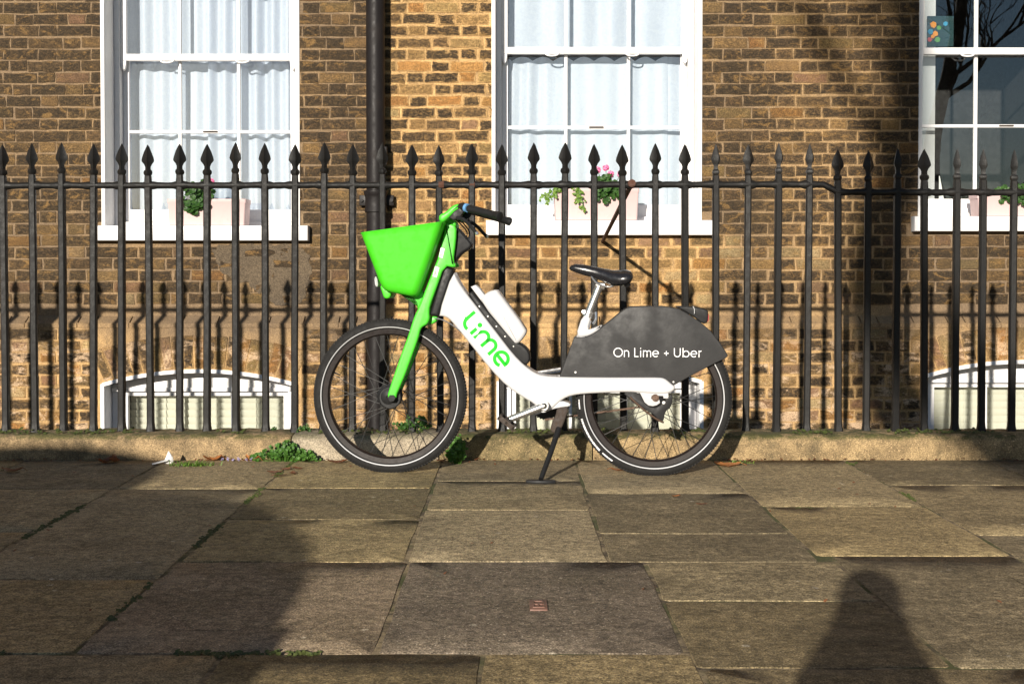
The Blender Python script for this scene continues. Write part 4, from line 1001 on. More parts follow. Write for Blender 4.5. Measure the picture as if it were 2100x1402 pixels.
# --- seat tube, post, saddle
m = MB(); m.slab(chaikin(poly([(1180, 690), (1195, 645), (1213, 648), (1205, 676), (1214, 674), (1229, 668), (1237, 666), (1229, 676), (1214, 686), (1200, 691)], -.026), 1), -.026, .026, .008); bpart(m, 'seat_tube', 'bike_white', None, 50)
m = MB(); m.tube([BP(1165, 778, 0), BP(1204, 655, 0)], .022, 14); bpart(m, 'seat_tube_lower', 'bike_white')
m = MB(); m.tube([BP(1202, 655, 0), BP(1229, 586, 0)], .0175, 16); bpart(m, 'seat_post', 'silver')
m = MB(); m.tube([BP(1204.5, 650, 0), BP(1209.5, 638, 0)], .0255, 16); cl = bpart(m, 'seat_clamp', 'silver')
m = MB(); m.tube([BP(1197, 639, -.03), BP(1200, 640, .03)], .008, 10); m.tube(spline([BP(1222, 640, -.02), BP(1222, 655, -.028), BP(1216, 664, -.03)], 5), .006, 8); m.build('clamp_lever', 'silver', cl)
m = MB(); m.tube([BP(1222, 585, -.0), BP(1240, 587, 0)], .017, 10); bpart(m, 'post_head', 'silver')
for v_ in (-.022, .022):
    m = MB(); m.tube(spline([BP(1212, 566, v_), BP(1222, 579, v_), BP(1236, 586, v_), BP(1252, 588, v_), BP(1268, 580, v_ * 1.4)], 5), .004, 8); bpart(m, 'saddle_rail', 'silver')
sec = [(1168, 550.5, 1.5, .012), (1171, 549.5, 5.5, .020), (1180, 550, 8.5, .026), (1200, 554, 11, .030), (1220, 558.5, 11.5, .036), (1240, 565, 14, .050), (1256, 570, 16, .068), (1272, 570, 16, .082), (1285, 568.5, 15.5, .086), (1293, 567, 11.5, .080), (1297, 566.5, 6, .062), (1298, 566.5, 1.5, .035)]
rings = []
for (a, b, h, hw) in sec:
    c = BP(a, b, 0); hh = h / 463.0; rg = []
    for q in range(16):
        th = 2 * PI * q / 16; cs, sn = math.cos(th), math.sin(th); x_ = math.copysign(abs(cs) ** .7, cs) * hw; zq = math.copysign(abs(sn) ** .8, sn) * hh
        zq -= (abs(x_) / .09) ** 2 * .012 if sn > 0 else (abs(x_) / .09) ** 2 * .006
        rg.append((c.x, x_, c.z + zq))
    rings.append(rg)
m = MB(); m.loft(rings); sad = bpart(m, 'saddle', 'saddle_black', None, 70)
m = MB(); m.slab(chaikin(poly([(1276, 578), (1293, 578), (1292, 588), (1284, 590), (1278, 584)], -.035), 1), -.035, .035, .006); m.build('saddle_bumper', 'saddle_black', sad)
# --- crank, pedals, chain
bb = BP(1116, 831, 0)
m = MB(); m.tube([(bb.x, -.085, bb.z), (bb.x, .085, bb.z)], .0215, 18); bpart(m, 'bottom_bracket', 'bike_white')
def crank(px, py, v, ins, lab):
    e = BP(px, py, v); c = BP(1116, 831.5, v); m = MB()
    m.tube([c, c.lerp(e, .12), c.lerp(e, .88), e], [.016, .016, .015, .014], 12)
    m.tube([(c.x, v - .012, c.z), (c.x, v + .012, c.z)], .0195, 18); o = bpart(m, 'crank_arm', 'silver')
    m = MB(); m.lathe([(.004, -.001), (.0125, -.001), (.0125, .002), (.004, .002)], (c.x, v + ins * .0125, c.z), 'y', 16); m.build('crank_bolt', 'black_plastic', o)
    pv = v + ins * .06; m = MB(); m.tube([(e.x, v, e.z), (e.x, pv + ins * .045, e.z)], .006, 8); ax = bpart(m, 'pedal', 'brown_grime')
    m = MB(); M = Matrix.Translation((e.x, 0, e.z)) @ Matrix.Rotation(R(38), 4, 'Y')
    for s_ in (-1, 1): m.box(-.042, .042, pv - .045 if s_ < 0 else pv + .038, pv - .038 if s_ < 0 else pv + .045, -.011, .011, .003, M); m.box(s_ * .036 - .006, s_ * .036 + .006, pv - .045, pv + .045, -.012, .012, .003, M)
    m.box(-.015, .015, pv - .04, pv + .04, -.012, .012, .003, M); m.build('pedal_cage', 'brown_grime', ax)
crank(1042, 861, -.098, -1, 'near'); c_ = BP(1116, 831.5, 0); e_ = BP(1042, 861, 0)
far = c_ * 2 - e_
m = MB(); m.tube([(c_.x, .098, c_.z), (far.x, .098, far.z)], [.0125, .010], 12, flat=.75); bpart(m, 'crank_arm', 'silver')
m = MB(); m.tube([(far.x, .1, far.z), (far.x, .2, far.z)], .006, 8); m.box(far.x - .04, far.x + .04, .115, .2, far.z - .011, far.z + .011, .004); bpart(m, 'pedal', 'brown_grime')
m = MB(); n = 32; oc = []
for q in range(n * 4):
    th = 2 * PI * q / (n * 4); rr = .070 if q % 4 in (0, 1) else .0655; oc.append((bb.x + .004 + math.cos(th) * rr, bb.z - .002 + math.sin(th) * rr))
m.slab(oc, .062, .066, .0005, .0005, 1); bpart(m, 'chainring', 'black_plastic', None, 20)
rc_ = BP(1341, 816, .064)
m = MB(); P = [Vector((bb.x, .064, bb.z - .070)), Vector((rc_.x - .02, .064, rc_.z - .034))]; nl = 60
for q in range(nl):
    c = P[0].lerp(P[1], (q + .5) / nl); m.box(c.x - .0046, c.x + .0046, .060 if q % 2 else .0612, .068 if q % 2 else .0668, c.z - .0040, c.z + .0040, .0008)
P = [Vector((bb.x, .064, bb.z + .070)), Vector((rc_.x, .064, rc_.z + .034))]
for q in range(nl):
    c = P[0].lerp(P[1], (q + .5) / nl); m.box(c.x - .0046, c.x + .0046, .060 if q % 2 else .0612, .068 if q % 2 else .0668, c.z - .0040, c.z + .0040, .0008)
bpart(m, 'chain', 'chain', None, 0)
m = MB(); m.lathe([(.01, -.004), (.036, -.004), (.036, .004), (.01, .004)], (rc_.x, .064, rc_.z), 'y', 24); bpart(m, 'sprocket', 'black_plastic')
# rear brake carrier / torque arm
m = MB(); m.slab(chaikin(poly([(1275, 803), (1311, 803), (1322, 826), (1336, 836), (1352, 832), (1368, 816), (1378, 806), (1380, 820), (1375, 836), (1364, 843), (1360, 866), (1350, 860), (1342, 851), (1322, 838), (1306, 832), (1292, 818)], -.035), 1), -.040, -.028, .003); bpart(m, 'brake_carrier', 'black_plastic', None, 50)
m = MB(); m.tube(spline([BP(1292, 814, -.042), BP(1318, 838, -.044), BP(1345, 858, -.042), BP(1361, 866, -.036)], 6), .0045, 8); bpart(m, 'torque_arm', 'chain')
q = BP(1344, 815.5, V0 - .003); m = MB(); m.tube([(q.x, V0 - .012, q.z), (q.x, .07, q.z)], .011, 6); m.tube([(q.x, V0 - .004, q.z), (q.x, V0 + .004, q.z)], .0155, 18); bpart(m, 'rear_axle_nut', 'chain')
q = BP(1361, 825, -.042); m = MB(); m.tube([(q.x, -.047, q.z), (q.x, -.03, q.z)], .007, 10); bpart(m, 'carrier_bolt', 'silver')
# --- kickstand
ft = gnd(1109, 984, .012); ftl = Vector(((ft - mid).dot(EU), (ft - mid).dot(EV), .004))
m = MB(); m.slab(chaikin(poly([(1142, 836), (1168, 832), (1160, 858), (1152, 878), (1140, 889), (1128, 884), (1131, 868), (1140, 850)], -.05), 1), -.06, .02, .008); ks = bpart(m, 'stand_bracket', 'brown_grime', None, 50)
t0 = BP(1146, 878, -.055); m = MB(); m.tube([t0, t0.lerp(ftl, .5), ftl + Vector((0, 0, .012))], [.0125, .0115, .0105], 12); bpart(m, 'kickstand_leg', 'black_plastic')
t0f = Vector((t0.x, .03, t0.z)); fe = Vector((ftl.x + .06, .02, .16)); m = MB(); m.tube([t0f, fe], [.0115, .010], 10); bpart(m, 'stand_spring_arm', 'brown_grime')
m = MB(); m.slab(chaikin([(ftl.x - .062, ftl.y - .02), (ftl.x + .062, ftl.y - .02), (ftl.x + .062, ftl.y + .03), (ftl.x - .062, ftl.y + .03)], 1), 0, .012, .002, .003, 2, Matrix(((1, 0, 0, 0), (0, 0, 1, 0), (0, 1, 0, 0), (0, 0, 0, 1)))); bpart(m, 'stand_foot', 'black_plastic')
# far-side tube seen above the stay
m = MB(); m.tube([BP(1100, 764, .05), BP(1150, 756, .05)], .007, 8); bpart(m, 'cable_guard', 'silver')

# ================================================================== PLANTS AND PLANTERS
def leaf_card(m, c, nrm, up, L, Wd, lobes=0, bend=.25):
    nrm = nrm.normalized(); up = (up - nrm * up.dot(nrm)); up = up.normalized() if up.length > 1e-4 else nrm.orthogonal().normalized(); sd_ = up.cross(nrm)
    if lobes:
        n = lobes * 2; pts = [c - nrm * L * .12]
        for q in range(n): th = 2 * PI * q / n; r = L * .5 * (1.0 if q % 2 else .84); pts.append(c + sd_ * math.cos(th) * r + up * math.sin(th) * r + nrm * rj(L * .08))
        m.add(pts, [(0, 1 + q, 1 + (q + 1) % n) for q in range(n)])
    else:
        prof = [(0, 0), (.3, .42), (.6, .5), (.85, .28), (1, 0)]; pts = []; 
        for t, ww in prof: o = c + up * L * t - nrm * bend * L * t * t; pts += [o - sd_ * Wd * ww + nrm * Wd * .12 * ww, o, o + sd_ * Wd * ww + nrm * Wd * .12 * ww]
        m.add(pts, [f for q in range(4) for f in ((3 * q, 3 * q + 1, 3 * q + 4, 3 * q + 3), (3 * q + 1, 3 * q + 2, 3 * q + 5, 3 * q + 4))])
def rv(): return Vector((rj(1), rj(1), rj(1)))
def planter(i, pxa, pxb, pyt, label):
    zs = SILLBOX[i][3]; y0, y1 = YW - .055, YW + .115; x0, x1 = wx(pxa, y0), wx(pxb, y0); h = wz(pyt, y0) - zs; cx = (x0 + x1) / 2; hw = (x1 - x0) / 2
    pl = thing('window_box', label, 'planter', (cx, (y0 + y1) / 2, zs + .0005), 0, 'pink window boxes on the sills'); d = (y1 - y0) / 2
    def rg(s, zz, ins=0): return [(a, b, zz) for a, b in rrect(-hw * s + ins, hw * s - ins, -d * (s * .9 + .1) + ins, d * (s * .9 + .1) - ins, .012, 4)]
    m = MB(); m.loft([rg(.95, 0, .004), rg(.955, .004), rg(.985, h - .03), rg(1.0, h - .028), rg(1.0, h - .002), rg(1.0, h, .002), rg(1.0, h, .010), rg(.97, h - .03, .012), rg(.96, .02, .02)]); m.build('box', 'pink_planter', pl, 40)
    m = MB(); m.box(-hw * .955, hw * .955, -d * .9, d * .9, h - .06, h - .035, .004); m.build('soil', 'soil', pl)
    return pl, cx, (y0 + y1) / 2, zs + h - .036, hw, d
def geranium(px, pyb, width, top_h, soilz, ycen, label, flowers, spill=.05, seed=1):
    rr = random.Random(seed); x = wx(px, ycen); g = thing('geranium', label, 'plant', (x, ycen, soilz), 0, 'geraniums in the window boxes')
    m = MB(); st = MB()
    for q in range(26):
        a = Vector((rr.uniform(-1, 1) * width, rr.uniform(-.09, .05), rr.uniform(.02, top_h)))
        if q % 3 == 0: a = Vector((rr.uniform(-1, 1) * width * .8, -.105, rr.uniform(-spill, .03)))
        st.tube([(a.x * .2, a.y * .2, 0), (a.x * .6, a.y * .5, max(.01, a.z * .7)), a], [.003, .0025, .002], 5)
        for w_ in range(5):
            b = a + Vector((rr.uniform(-.035, .035), rr.uniform(-.03, .02), rr.uniform(-.03, .03))); leaf_card(m, b, Vector((rr.uniform(-.6, .6), -1, rr.uniform(.2, 1.1))), rv(), rr.uniform(.030, .052), 0, 7)
    m.build('foliage', 'leaf_dark', g, 0); st.build('stems', 'leaf_green', g)
    for (fx, fz) in flowers:
        f = MB(); c = Vector((fx, -.05, fz))
        for q in range(34): d_ = rv().normalized(); leaf_card(f, c + d_ * .020, d_ + Vector((0, -.3, .2)), rv(), .017, 0, 4)
        fl = f.build('flower_head', 'flower_pink', g, 0); s2 = MB(); s2.tube([(0, 0, .02), (fx * .7, -.03, fz * .6), c], .002, 5); s2.build('flower_stem', 'leaf_green', fl)
    return g
def ivy(px, ycen, soilz, strands, label, seed):
    rr = random.Random(seed); x = wx(px, ycen); g = thing('trailing_ivy', label, 'plant', (x, ycen, soilz)); m = MB(); st = MB()
    for (dx, drop) in strands:
        P = spline([(0, 0, 0), (dx * .3, -.07, .05), (dx * .7, -.105, .02), (dx, -.112, -drop * .5), (dx * 1.1, -.115, -drop)], 5); st.tube(P, .0022, 5)
        for p_ in P[4:]:
            for w_ in range(2): leaf_card(m, p_ + rv() * .013, Vector((rr.uniform(-.5, .5), -1, rr.uniform(-.1, .7))), rv(), rr.uniform(.014, .026), .017)
    m.build('leaves', 'ivy', g, 0); st.build('vine', 'leaf_green', g); return g
pl = planter(0, 343, 505, 408, 'pale pink window box on the left sill holding one geranium')
geranium(407, 0, .085, .13, pl[3], pl[2], 'green geranium with two small pink blooms on the left sill', [(.10, .155), (-.075, .115)], .03, 2)
pl = planter(1, 1135, 1311, 386, 'pale pink window box with ivy on the sill above the bicycle')
geranium(1247, 0, .085, .12, pl[3], pl[2], 'geranium with bright pink blooms behind the railing above the saddle', [(-.02, .175), (.012, .135), (-.075, .16), (.075, .13)], .03, 3)
ivy(1165, pl[2], pl[3], [(-.16, .03), (-.13, .06), (.06, .05), (.09, .11), (-.09, .01)], 'yellow green ivy trailing from the window box above the bicycle', 4)
pl = planter(2, 2003, 2230, 398, 'pale pink window box on the right sill cut by the picture edge')
geranium(2075, 0, .11, .09, pl[3], pl[2], 'low leafy green plant in the window box at the right edge', [], .0, 6)
geranium(2170, 0, .11, .16, pl[3], pl[2], 'taller leafy green plant in the window box beyond the right edge', [], .0, 8)

def weed(px, py, w_, h, n, size, mat, label, seed, z=0.0, Y=None, cat='weed', lobes=5):
    rr = random.Random(seed); g = gnd(px, py, z)
    if Y: g = Vector((wx(px, Y), Y, z))
    o = thing('weed', label, cat, g, 0, 'weeds along the kerb'); m = MB(); st = MB()
    for q in range(n):
        a = Vector((rr.gauss(0, .45) * w_, rr.gauss(0, .4) * min(w_, .05), 0)); hh = h * rr.uniform(.35, 1) * max(.25, 1 - abs(a.x) / (w_ * 1.8))
        st.tube([(a.x * .5, a.y * .5, -.004), (a.x * .8, a.y * .8, hh * .6), (a.x, a.y, hh)], [.0016, .0012, .001], 4)
        for k_ in range(3): leaf_card(m, Vector((a.x, a.y, hh)) + rv() * size * .7, Vector((rr.uniform(-.6, .6), -.8, rr.uniform(.2, 1.2))), rv(), size * rr.uniform(.7, 1.2), size * .7, lobes)
    m.v = [(a, b, max(.001, c)) for a, b, c in m.v]
    m.build('foliage', mat, o, 0); st.build('stems', 'leaf_green', o); return o
def tuft(px, py, w_, h, n, label, seed, z=0.0, mat='grass'):
    rr = random.Random(seed); g = gnd(px, py, z); o = thing('grass_tuft', label, 'grass', g, 0, 'grass tufts on the pavement'); m = MB()
    for q in range(n):
        a = Vector((rr.gauss(0, .5) * w_, rr.gauss(0, .45) * w_ * .45, -.004)); d = Vector((rr.uniform(-.8, .8), rr.uniform(-.8, .4), 1)).normalized(); hh = h * rr.uniform(.4, 1); s = Vector((rr.uniform(-1, 1), rr.uniform(-1, 1), 0)).normalized() * .0024
        b = a + d * hh * .55; c = a + d * hh + Vector((d.x * .012, d.y * .012, -.006)); m.add([a - s, a + s, b + s * .8, b - s * .8, c], [(0, 1, 2, 3), (3, 2, 4)])
    m.build('blades', mat, o, 0); return o
weed(580, 938, .11, .085, 75, .020, 'leaf_green', 'bushy green weed at the kerb foot left of the front wheel', 1)
weed(625, 940, .06, .045, 25, .018, 'leaf_green', 'low green sprig at the kerb beside the front tyre', 2)
weed(938, 950, .045, .12, 60, .022, 'leaf_green', 'tall green weed at the kerb just right of the front tyre', 3)
weed(850, 885, .085, .075, 70, .018, 'leaf_dark', 'dark green plant on top of the kerb seen through the front wheel', 4, KZ, 6.13)
weed(622, 884, .03, .035, 12, .014, 'leaf_dark', 'tiny dark sprig on the kerb top left of the front tyre', 5, KZ, 6.12)
weed(560, 884, .02, .02, 6, .012, 'leaf_dark', 'single tiny sprig on the kerb top below the left window', 9, KZ, 6.12)
tuft(395, 955, .085, .045, 160, 'bright green grass tuft beside the white litter', 1)
tuft(1515, 950, .055, .03, 80, 'bright green grass tuft behind the rear wheel', 2)
tuft(1655, 1041, .10, .010, 30, 'thin line of grass in a paving joint at the right', 3)
tuft(470, 1345, .05, .02, 50, 'small mossy grass tuft in the shaded paving joint', 4, 0, 'moss')
# moss cushions on the kerb top and in joints (uncountable)
m = MB(); rr = random.Random(9)
for q in range(900):
    x = rr.uniform(-3, 3.2); y = KY0 + .03 + abs(rr.gauss(0, .07))
    if y > KY1 - .02 or noise.noise(Vector((x * 2.2, 5, 0))) < -.05: continue
    leaf_card(m, Vector((x, y, KZ + .004 + rr.random() * .010)), Vector((rj(.5), -.6, 1)), rv(), rr.uniform(.010, .022), 0, 5)
mo = m.build('moss', 'moss', None, 0); mo['kind'] = 'stuff'; mo['label'] = 'green moss cushions along the kerb top'; mo['category'] = 'moss'
m = MB()
for q in range(1500):
    ln = rr.choice([(-1.02, 2.9, 5.9, 1), (1.56, 3.9, 5.9, 1), (-1.62, 3.6, 5.2, 1), (2.915, -1.3, -.4, 0)])
    t = rr.uniform(ln[1], ln[2]); o = rr.gauss(0, .008)
    if noise.noise(Vector((t * 2.5, ln[0], 0))) < .0: continue
    P = Vector((ln[0] + o, t, .0)) if ln[3] else Vector((t, ln[0] + o, .0))
    leaf_card(m, P + Vector((0, 0, rr.uniform(-.002, .004))), Vector((rj(.5), -.5, 1)), rv(), rr.uniform(.008, .018), 0, 5)
mo = m.build('joint_moss', 'moss', None, 0); mo['kind'] = 'stuff'; mo['label'] = 'green moss in the paving joints'; mo['category'] = 'moss'
# fallen leaves
def fallen(px, py, L, rot, curl, mat, label, seed, z=.004, group='fallen leaves'):
    rr = random.Random(seed); g = gnd(px, py, z); n = 11; m = MB(); rows = []
    for i in range(n):
        t = i / (n - 1); wd = L * .30 * math.sin(PI * (.02 + .96 * t)) ** .6 * (1 + .30 * math.sin(t * 17 + seed)); x = (t - .5) * L
        zz = curl * L * ((t - .5) * 2) ** 2
        rows.append([(x, s * wd, zz * .7 + curl * L * .30 * s * s + rr.uniform(0, .03) * L) for s in (-1, -.5, 0, .5, 1)])
    v_ = [p_ for r_ in rows for p_ in r_]
    f_ = [(i * 5 + j, i * 5 + j + 1, i * 5 + j + 6, i * 5 + j + 5) for i in range(n - 1) for j in range(4)]
    mz = min(p_[2] for p_ in v_); m.add([(a, b, c - mz) for a, b, c in v_], f_); m.tube([(L * .48, 0, curl * L - mz), (L * .72, L * .04, .002)], .0012, 4)
    o = m.build('fallen_leaf', mat, None, 60, fix=False); o.location = g; o.rotation_euler = (R(rr.uniform(0, 10)), 0, R(rot)); return tag(o, label, 'leaf', group)
fallen(434, 943, .085, 15, .30, 'leaf_orange', 'large curled orange leaf behind the bright grass tuft', 1)
fallen(516, 938, .075, -25, .35, 'leaf_orange', 'curled orange leaf beside the bushy green weed', 2)
fallen(692, 948, .09, 10, .18, 'leaf_brown', 'red brown leaf under the left side of the front tyre', 3)
fallen(1268, 964, .07, 160, .18, 'leaf_orange', 'small orange leaf against the rear tyre', 4)
fallen(1492, 954, .12, -8, .14, 'leaf_orange', 'long curled orange leaf behind the rear wheel', 5)
fallen(1385, 1017, .035, 30, .15, 'leaf_orange', 'tiny bright orange leaf alone on a flagstone', 6)
fallen(1437, 1033, .035, -10, .1, 'leaf_brown', 'tiny pale brown leaf on a flagstone right of the bright one', 7)
fallen(215, 948, .08, 60, .35, 'leaf_brown', 'brown leaf in the shade by the kerb, left of a pair', 8)
fallen(233, 946, .08, 110, .40, 'leaf_brown', 'brown leaf in the shade by the kerb, right of a pair', 9)
fallen(25, 966, .09, 5, .2, 'leaf_brown', 'brown leaf in the shade near the left edge', 10)
fallen(905, 945, .05, 20, .2, 'leaf_brown', 'brown leaf at the foot of the tall green weed', 11)
for q, (a, b) in enumerate([(560, 968), (585, 962), (600, 970), (612, 960), (575, 975)]): fallen(a, b, .055, q * 47, .12, 'leaf_brown', ['leftmost', 'upper middle', 'lower middle', 'rightmost', 'nearest'][q] + ' dark brown leaf scrap of the heap left of the front wheel', 20 + q, group='leaf scraps in the heap left of the front wheel')
rr = random.Random(31); m = MB()
for q in range(420):
    x = rr.uniform(-2.6, 2.6); yy = KY0 - abs(rr.gauss(.008, .02))
    if rr.random() < .3: yy = rr.uniform(3, 5.9)
    if yy < 5.85 and rr.random() < .6: continue
    leaf_card(m, Vector((x, yy, .0045 + rr.random() * .004)), Vector((rj(.4), -.2, 1)), rv(), rr.uniform(.006, .020), rr.uniform(.005, .013))
lt = m.build('leaf_litter', 'leaf_brown', None, 0); lt['kind'] = 'stuff'; lt['label'] = 'crumbs of dry leaf strewn along the kerb foot'; lt['category'] = 'leaf litter'
# tiny purple flowers
rr = random.Random(12)
for q, (a, b) in enumerate([(455, 943), (466, 944), (476, 942), (488, 944), (505, 943), (513, 944)]):
    g = gnd(a, b, 0); m = MB()
    for w_ in range(5): leaf_card(m, Vector((rr.uniform(-.006, .006), rr.uniform(-.01, .01), .004 + rr.random() * .012)), Vector((rj(.9), -.6, 1)), rv(), .009, 0, 4)
    m.tube([(0, 0, -.003), (.001, 0, .01)], .002, 4); o = m.build('wild_flower', 'flower_purple', None, 0); o.location = g; tag(o, ['first', 'second', 'third', 'fourth', 'fifth', 'sixth'][q] + ' tiny pale purple flower rightwards from the grass tuft by the litter', 'flower', 'tiny purple flowers at the kerb')
# white litter: crumpled cone and a flat strip
g = gnd(346, 950); lit = thing('paper_litter', 'crumpled white paper scrap lying against the kerb', 'litter', g, R(-5)); m = MB()
m.loft([[(math.cos(q * PI / 4) * .022 * s + dx, math.sin(q * PI / 4) * .015 * s, zz + rj(.002)) for q in range(8)] for s, zz, dx in ((.9, .0, 0), (1, .014, 0), (.75, .03, .003), (.35, .046, .002), (.08, .056, .0))]); m.build('cone', 'paper', lit, 30)
m = MB(); m.slab([(-.075, .002), (-.005, .018), (-.003, .022), (-.076, .006)], -.035, -.008, .0008, .0008, 1, Matrix.Rotation(R(24), 4, 'Z')); m.build('strip', 'paper', lit)
# metal marker let into a slab
g = gnd(1104, 1243, .0); tg = thing('utility_marker', 'small rusty square metal marker with raised letter in a flagstone', 'marker', (g.x, g.y, .0)); m = MB(); m.box(-.023, .023, -.050, .050, -.004, .006, .001); m.build('plate', 'metal_tag', tg)
m = MB()
for (a, b, c, d) in ((-.015, -.011, -.018, .018), (-.011, .012, .013, .017), (-.011, .012, -.002, .002), (.010, .014, -.002, .017), (-.011, .016, -.018, -.014), (-.002, .002, -.014, -.002)): m.box(a, b, c * 2, d * 2, .0055, .0085, .0005)
m.build('raised_letter', 'metal_tag', tg)

# ================================================================== BEHIND THE CAMERA: what casts the shadows in the picture
CZ = -.121
def car():
    c = thing('parked_car', 'dark parked hatchback behind the camera whose shadow lies on the paving', 'car', (-3.3, -.88, CZ)); ox, oz = 3.3, -CZ
    prof = [(-1.34, .30), (-1.30, .48), (-1.31, .66), (-1.42, .84), (-1.55, 1.0), (-1.76, 1.17), (-2.07, 1.31), (-2.35, 1.40), (-2.6, 1.455), (-2.98, 1.50), (-3.5, 1.51), (-3.9, 1.46), (-4.35, 1.16), (-4.55, 1.02), (-5.1, .92), (-5.42, .80), (-5.5, .55), (-5.48, .25), (-5.2, .13), (-5.05, .13), (-4.98, .38), (-4.75, .50), (-4.5, .38), (-4.43, .13), (-2.5, .13), (-2.43, .38), (-2.2, .50), (-1.95, .38), (-1.88, .13), (-1.45, .15)]
    m = MB(); m.slab(chaikin([(a + ox, b + oz - .02) for a, b in prof], 1), -.86, .86, .10, .10, 5); m.build('body', 'car_paint', c, 40)
    for sg in (-1, 1):
        m = MB(); m.slab(chaikin([(a + ox, b + oz) for a, b in [(-1.95, 1.0), (-2.2, 1.22), (-2.6, 1.36), (-3.4, 1.42), (-3.85, 1.36), (-4.3, 1.02)]], 1), sg * .862 - .004, sg * .862 + .004, .002); m.build('side_window', 'car_glass', c)
        for xw in (-2.2, -4.75):
            m = MB(); m.lathe([(.2, -.1), (.29, -.1), (.315, -.08), (.315, .08), (.29, .1), (.2, .1)], (xw + ox, sg * .76, .315), 'y', 32); wh = m.build('wheel', 'rubber', c); m = MB(); m.lathe([(.01, -.06), (.21, -.05), (.21, .05), (.01, .06)], (xw + ox, sg * .80, .315), 'y', 24); m.build('rim', 'silver', wh)
        m = MB(); m.slab(chaikin([(-5.46 + ox, .70 + oz), (-5.3 + ox, .82 + oz), (-5.15 + ox, .80 + oz), (-5.35 + ox, .66 + oz)], 1), sg * .70 - .12, sg * .70 + .165, .01); m.build('headlight', 'reflective', c)
        m = MB(); m.slab(chaikin([(-1.28 + ox, .62 + oz), (-1.42 + ox, .90 + oz), (-1.5 + ox, .88 + oz), (-1.4 + ox, .60 + oz)], 1), sg * .70 - .1, sg * .70 + .165, .01); m.build('tail_light', 'bit_red', c)
    b = thing('roof_box', 'rounded dark roof box on top of the parked car behind the camera', 'roof box', (-3.3, -.88, 1.50)); o3 = 3.3
    m = MB(); m.slab(chaikin([(a + o3, z_ - 1.50) for a, z_ in [(-3.10, 1.55), (-3.13, 1.60), (-3.26, 1.70), (-3.42, 1.76), (-3.8, 1.825), (-4.2, 1.82), (-4.6, 1.74), (-4.72, 1.62), (-4.6, 1.55)]], 2), -.32, .66, .06, .06, 4); m.build('box', 'black_plastic', b, 50)
    for xx in (-3.35, -3.8): m = MB(); m.box(xx + o3 - .03, xx + o3 + .03, -.6, .7, -.04, .06, .005); m.build('roof_bar', 'black_plastic', b)
car()
def photographer():
    p_ = thing('person', 'crouching person in dark clothes behind the camera casting the shadow at right', 'person', (-.05, -.45, CZ))
    me = bpy.data.meshes.new('body'); J = {}
    def j(n, x, y, z_, r): J[n] = (len(J), (x, y, z_), r)
    j('pel', 0, 0, .34, .13); j('bel', 0, .05, .50, .125); j('che', 0, .12, .68, .13); j('nk', 0, .18, .93, .058); j('hd0', 0, .215, 1.0, .066); j('hd1', 0, .23, 1.08, .085); j('hd2', 0, .235, 1.15, .065)
    for s, sx in (('l', -1), ('r', 1)):
        j(s + 'sh', sx * .16, .14, .86, .062); j(s + 'el', sx * .21, .22, .60, .046); j(s + 'wr', sx * .07, .36, .80, .032); j(s + 'ha', sx * .055, .385, .86, .030)
        j(s + 'hip', sx * .09, .02, .33, .095); j(s + 'kn', sx * .17, .34, .46, .066); j(s + 'an', sx * .14, .06, .08, .044); j(s + 'to', sx * .15, .24, .04, .036)
    ed = [('pel', 'bel'), ('bel', 'che'), ('che', 'nk'), ('nk', 'hd0'), ('hd0', 'hd1'), ('hd1', 'hd2')]
    for s in 'lr': ed += [('che', s + 'sh'), (s + 'sh', s + 'el'), (s + 'el', s + 'wr'), (s + 'wr', s + 'ha'), ('pel', s + 'hip'), (s + 'hip', s + 'kn'), (s + 'kn', s + 'an'), (s + 'an', s + 'to')]
    me.from_pydata([q[1] for q in J.values()], [(J[a][0], J[b][0]) for a, b in ed], []); o = link('body', me, p_)
    sk = o.modifiers.new('skin', 'SKIN'); sk.use_smooth_shade = True
    for i, q in enumerate(J.values()): me.skin_vertices[0].data[i].radius = (q[2], q[2]); me.skin_vertices[0].data[i].use_root = (i == 0)
    ss = o.modifiers.new('sub', 'SUBSURF'); ss.levels = 2; ss.render_levels = 2
    me.materials.append(MATS['cloth_dark'])
    m = MB(); m.loft([[(math.cos(q * PI / 6) * r, .222 + math.sin(q * PI / 6) * r * 1.1, zz) for q in range(12)] for r, zz in ((.175, .90), (.155, .945), (.125, 1.0), (.098, 1.06), (.088, 1.11), (.086, 1.16), (.07, 1.205), (.03, 1.23))]); m.build('hood', 'cloth_dark', p_, 60)
photographer()
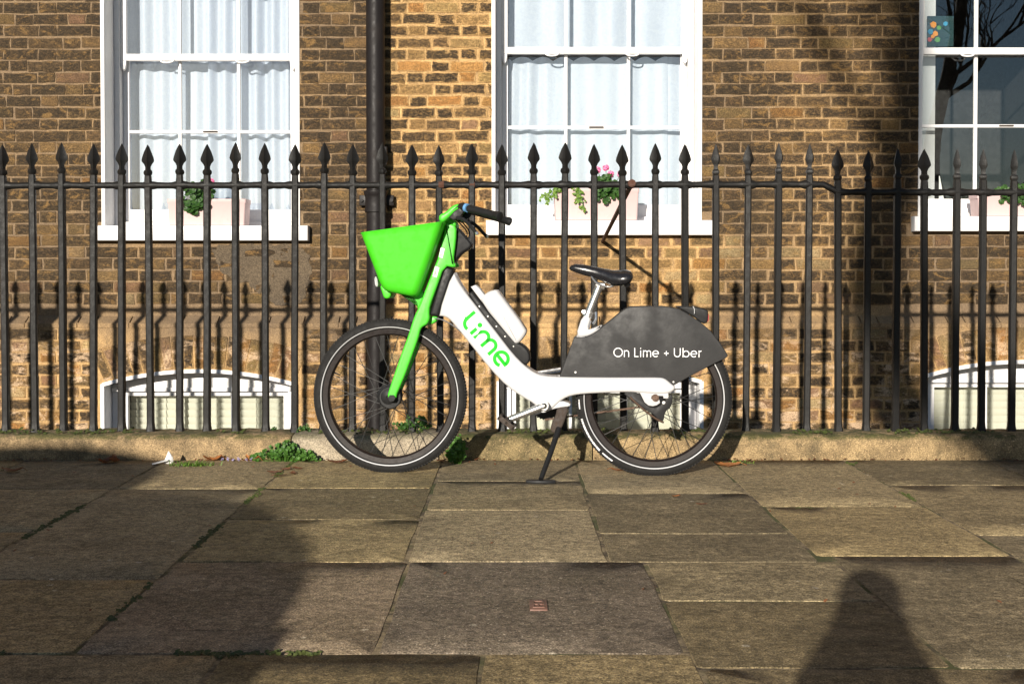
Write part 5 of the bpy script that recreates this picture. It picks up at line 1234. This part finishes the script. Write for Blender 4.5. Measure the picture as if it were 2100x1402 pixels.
# bare street trees across the road
def tree(loc, trunk_pts, rads, label, seed, twig=True, side=2.6):
    rr = random.Random(seed); t = thing('street_tree', label, 'tree', loc, 0, 'bare street trees behind the camera'); m = MB()
    P = spline(trunk_pts, 5); n = len(P); rad = [rads[0] + (rads[1] - rads[0]) * (i / (n - 1)) for i in range(n)]; rad[0] *= 1.4
    m.tube(P, rad, 12); m.build('trunk', 'bark', t, 60)
    c = MB()
    def br(p_, d, L, r, dep):
        pts = [p_]; q = p_.copy(); dd = d.normalized()
        for s in range(5): dd = (dd + Vector((rr.uniform(-.3, .3), rr.uniform(-.3, .3), rr.uniform(-.12, .25)))).normalized(); q = q + dd * L / 5; pts.append(q)
        c.tube(pts, [r * (1 - .13 * s) for s in range(6)], 6, True)
        if dep > 0:
            for s in range(3 if dep > 1 else 4): i = rr.randint(2, 5); br(pts[i], (dd + Vector((rr.uniform(-1, 1), rr.uniform(-1, 1), rr.uniform(-.3, .7)))).normalized(), L * rr.uniform(.5, .72), r * .5, dep - 1)
    for q in range(7):
        i = int(n * (.62 + .37 * q / 6)) - 1; a = rr.uniform(0, 2 * PI); br(P[i], Vector((math.cos(a), math.sin(a) * .6, rr.uniform(.4, 1.1))), side * rr.uniform(.7, 1.1), rads[1] * .55, 3)
    c.build('crown', 'bark', t, 60); return t
def back(px, py, Yt, Yr=YW):
    """where on the tree's plane Yt the shadow seen at a wall pixel comes from"""
    q = at(px, py, Yr); d = Yr - Yt; return Vector((q.x - .28 * d, 0, q.z + .28 * d))
YT = -14.0
pts = [back(1870, 880, YT), back(1800, 690, YT), back(1795, 520, YT), back(1850, 330, YT), back(1868, 120, YT), back(1850, -300, YT), back(1780, -900, YT)]
base = Vector((-1.9, 0, 0)); loc = (base.x, YT, CZ)
tr_pts = [Vector((0, 0, 0)), Vector((-.1, 0, 2.5)), Vector((-.3, 0, 4.6))] + [p_ - base - Vector((0, 0, CZ)) for p_ in pts]
tree(loc, tr_pts, (.30, .13), 'bare tree behind the camera whose trunk shades the wall at right', 3)
tree((11.0, -15.5, CZ), [Vector((0, 0, 0)), Vector((.2, 0, 2)), Vector((-.1, 0, 4)), Vector((.4, 0, 6.5)), Vector((.8, 0, 9))], (.30, .14), 'bare tree behind the camera reflected in the dark right window', 8)
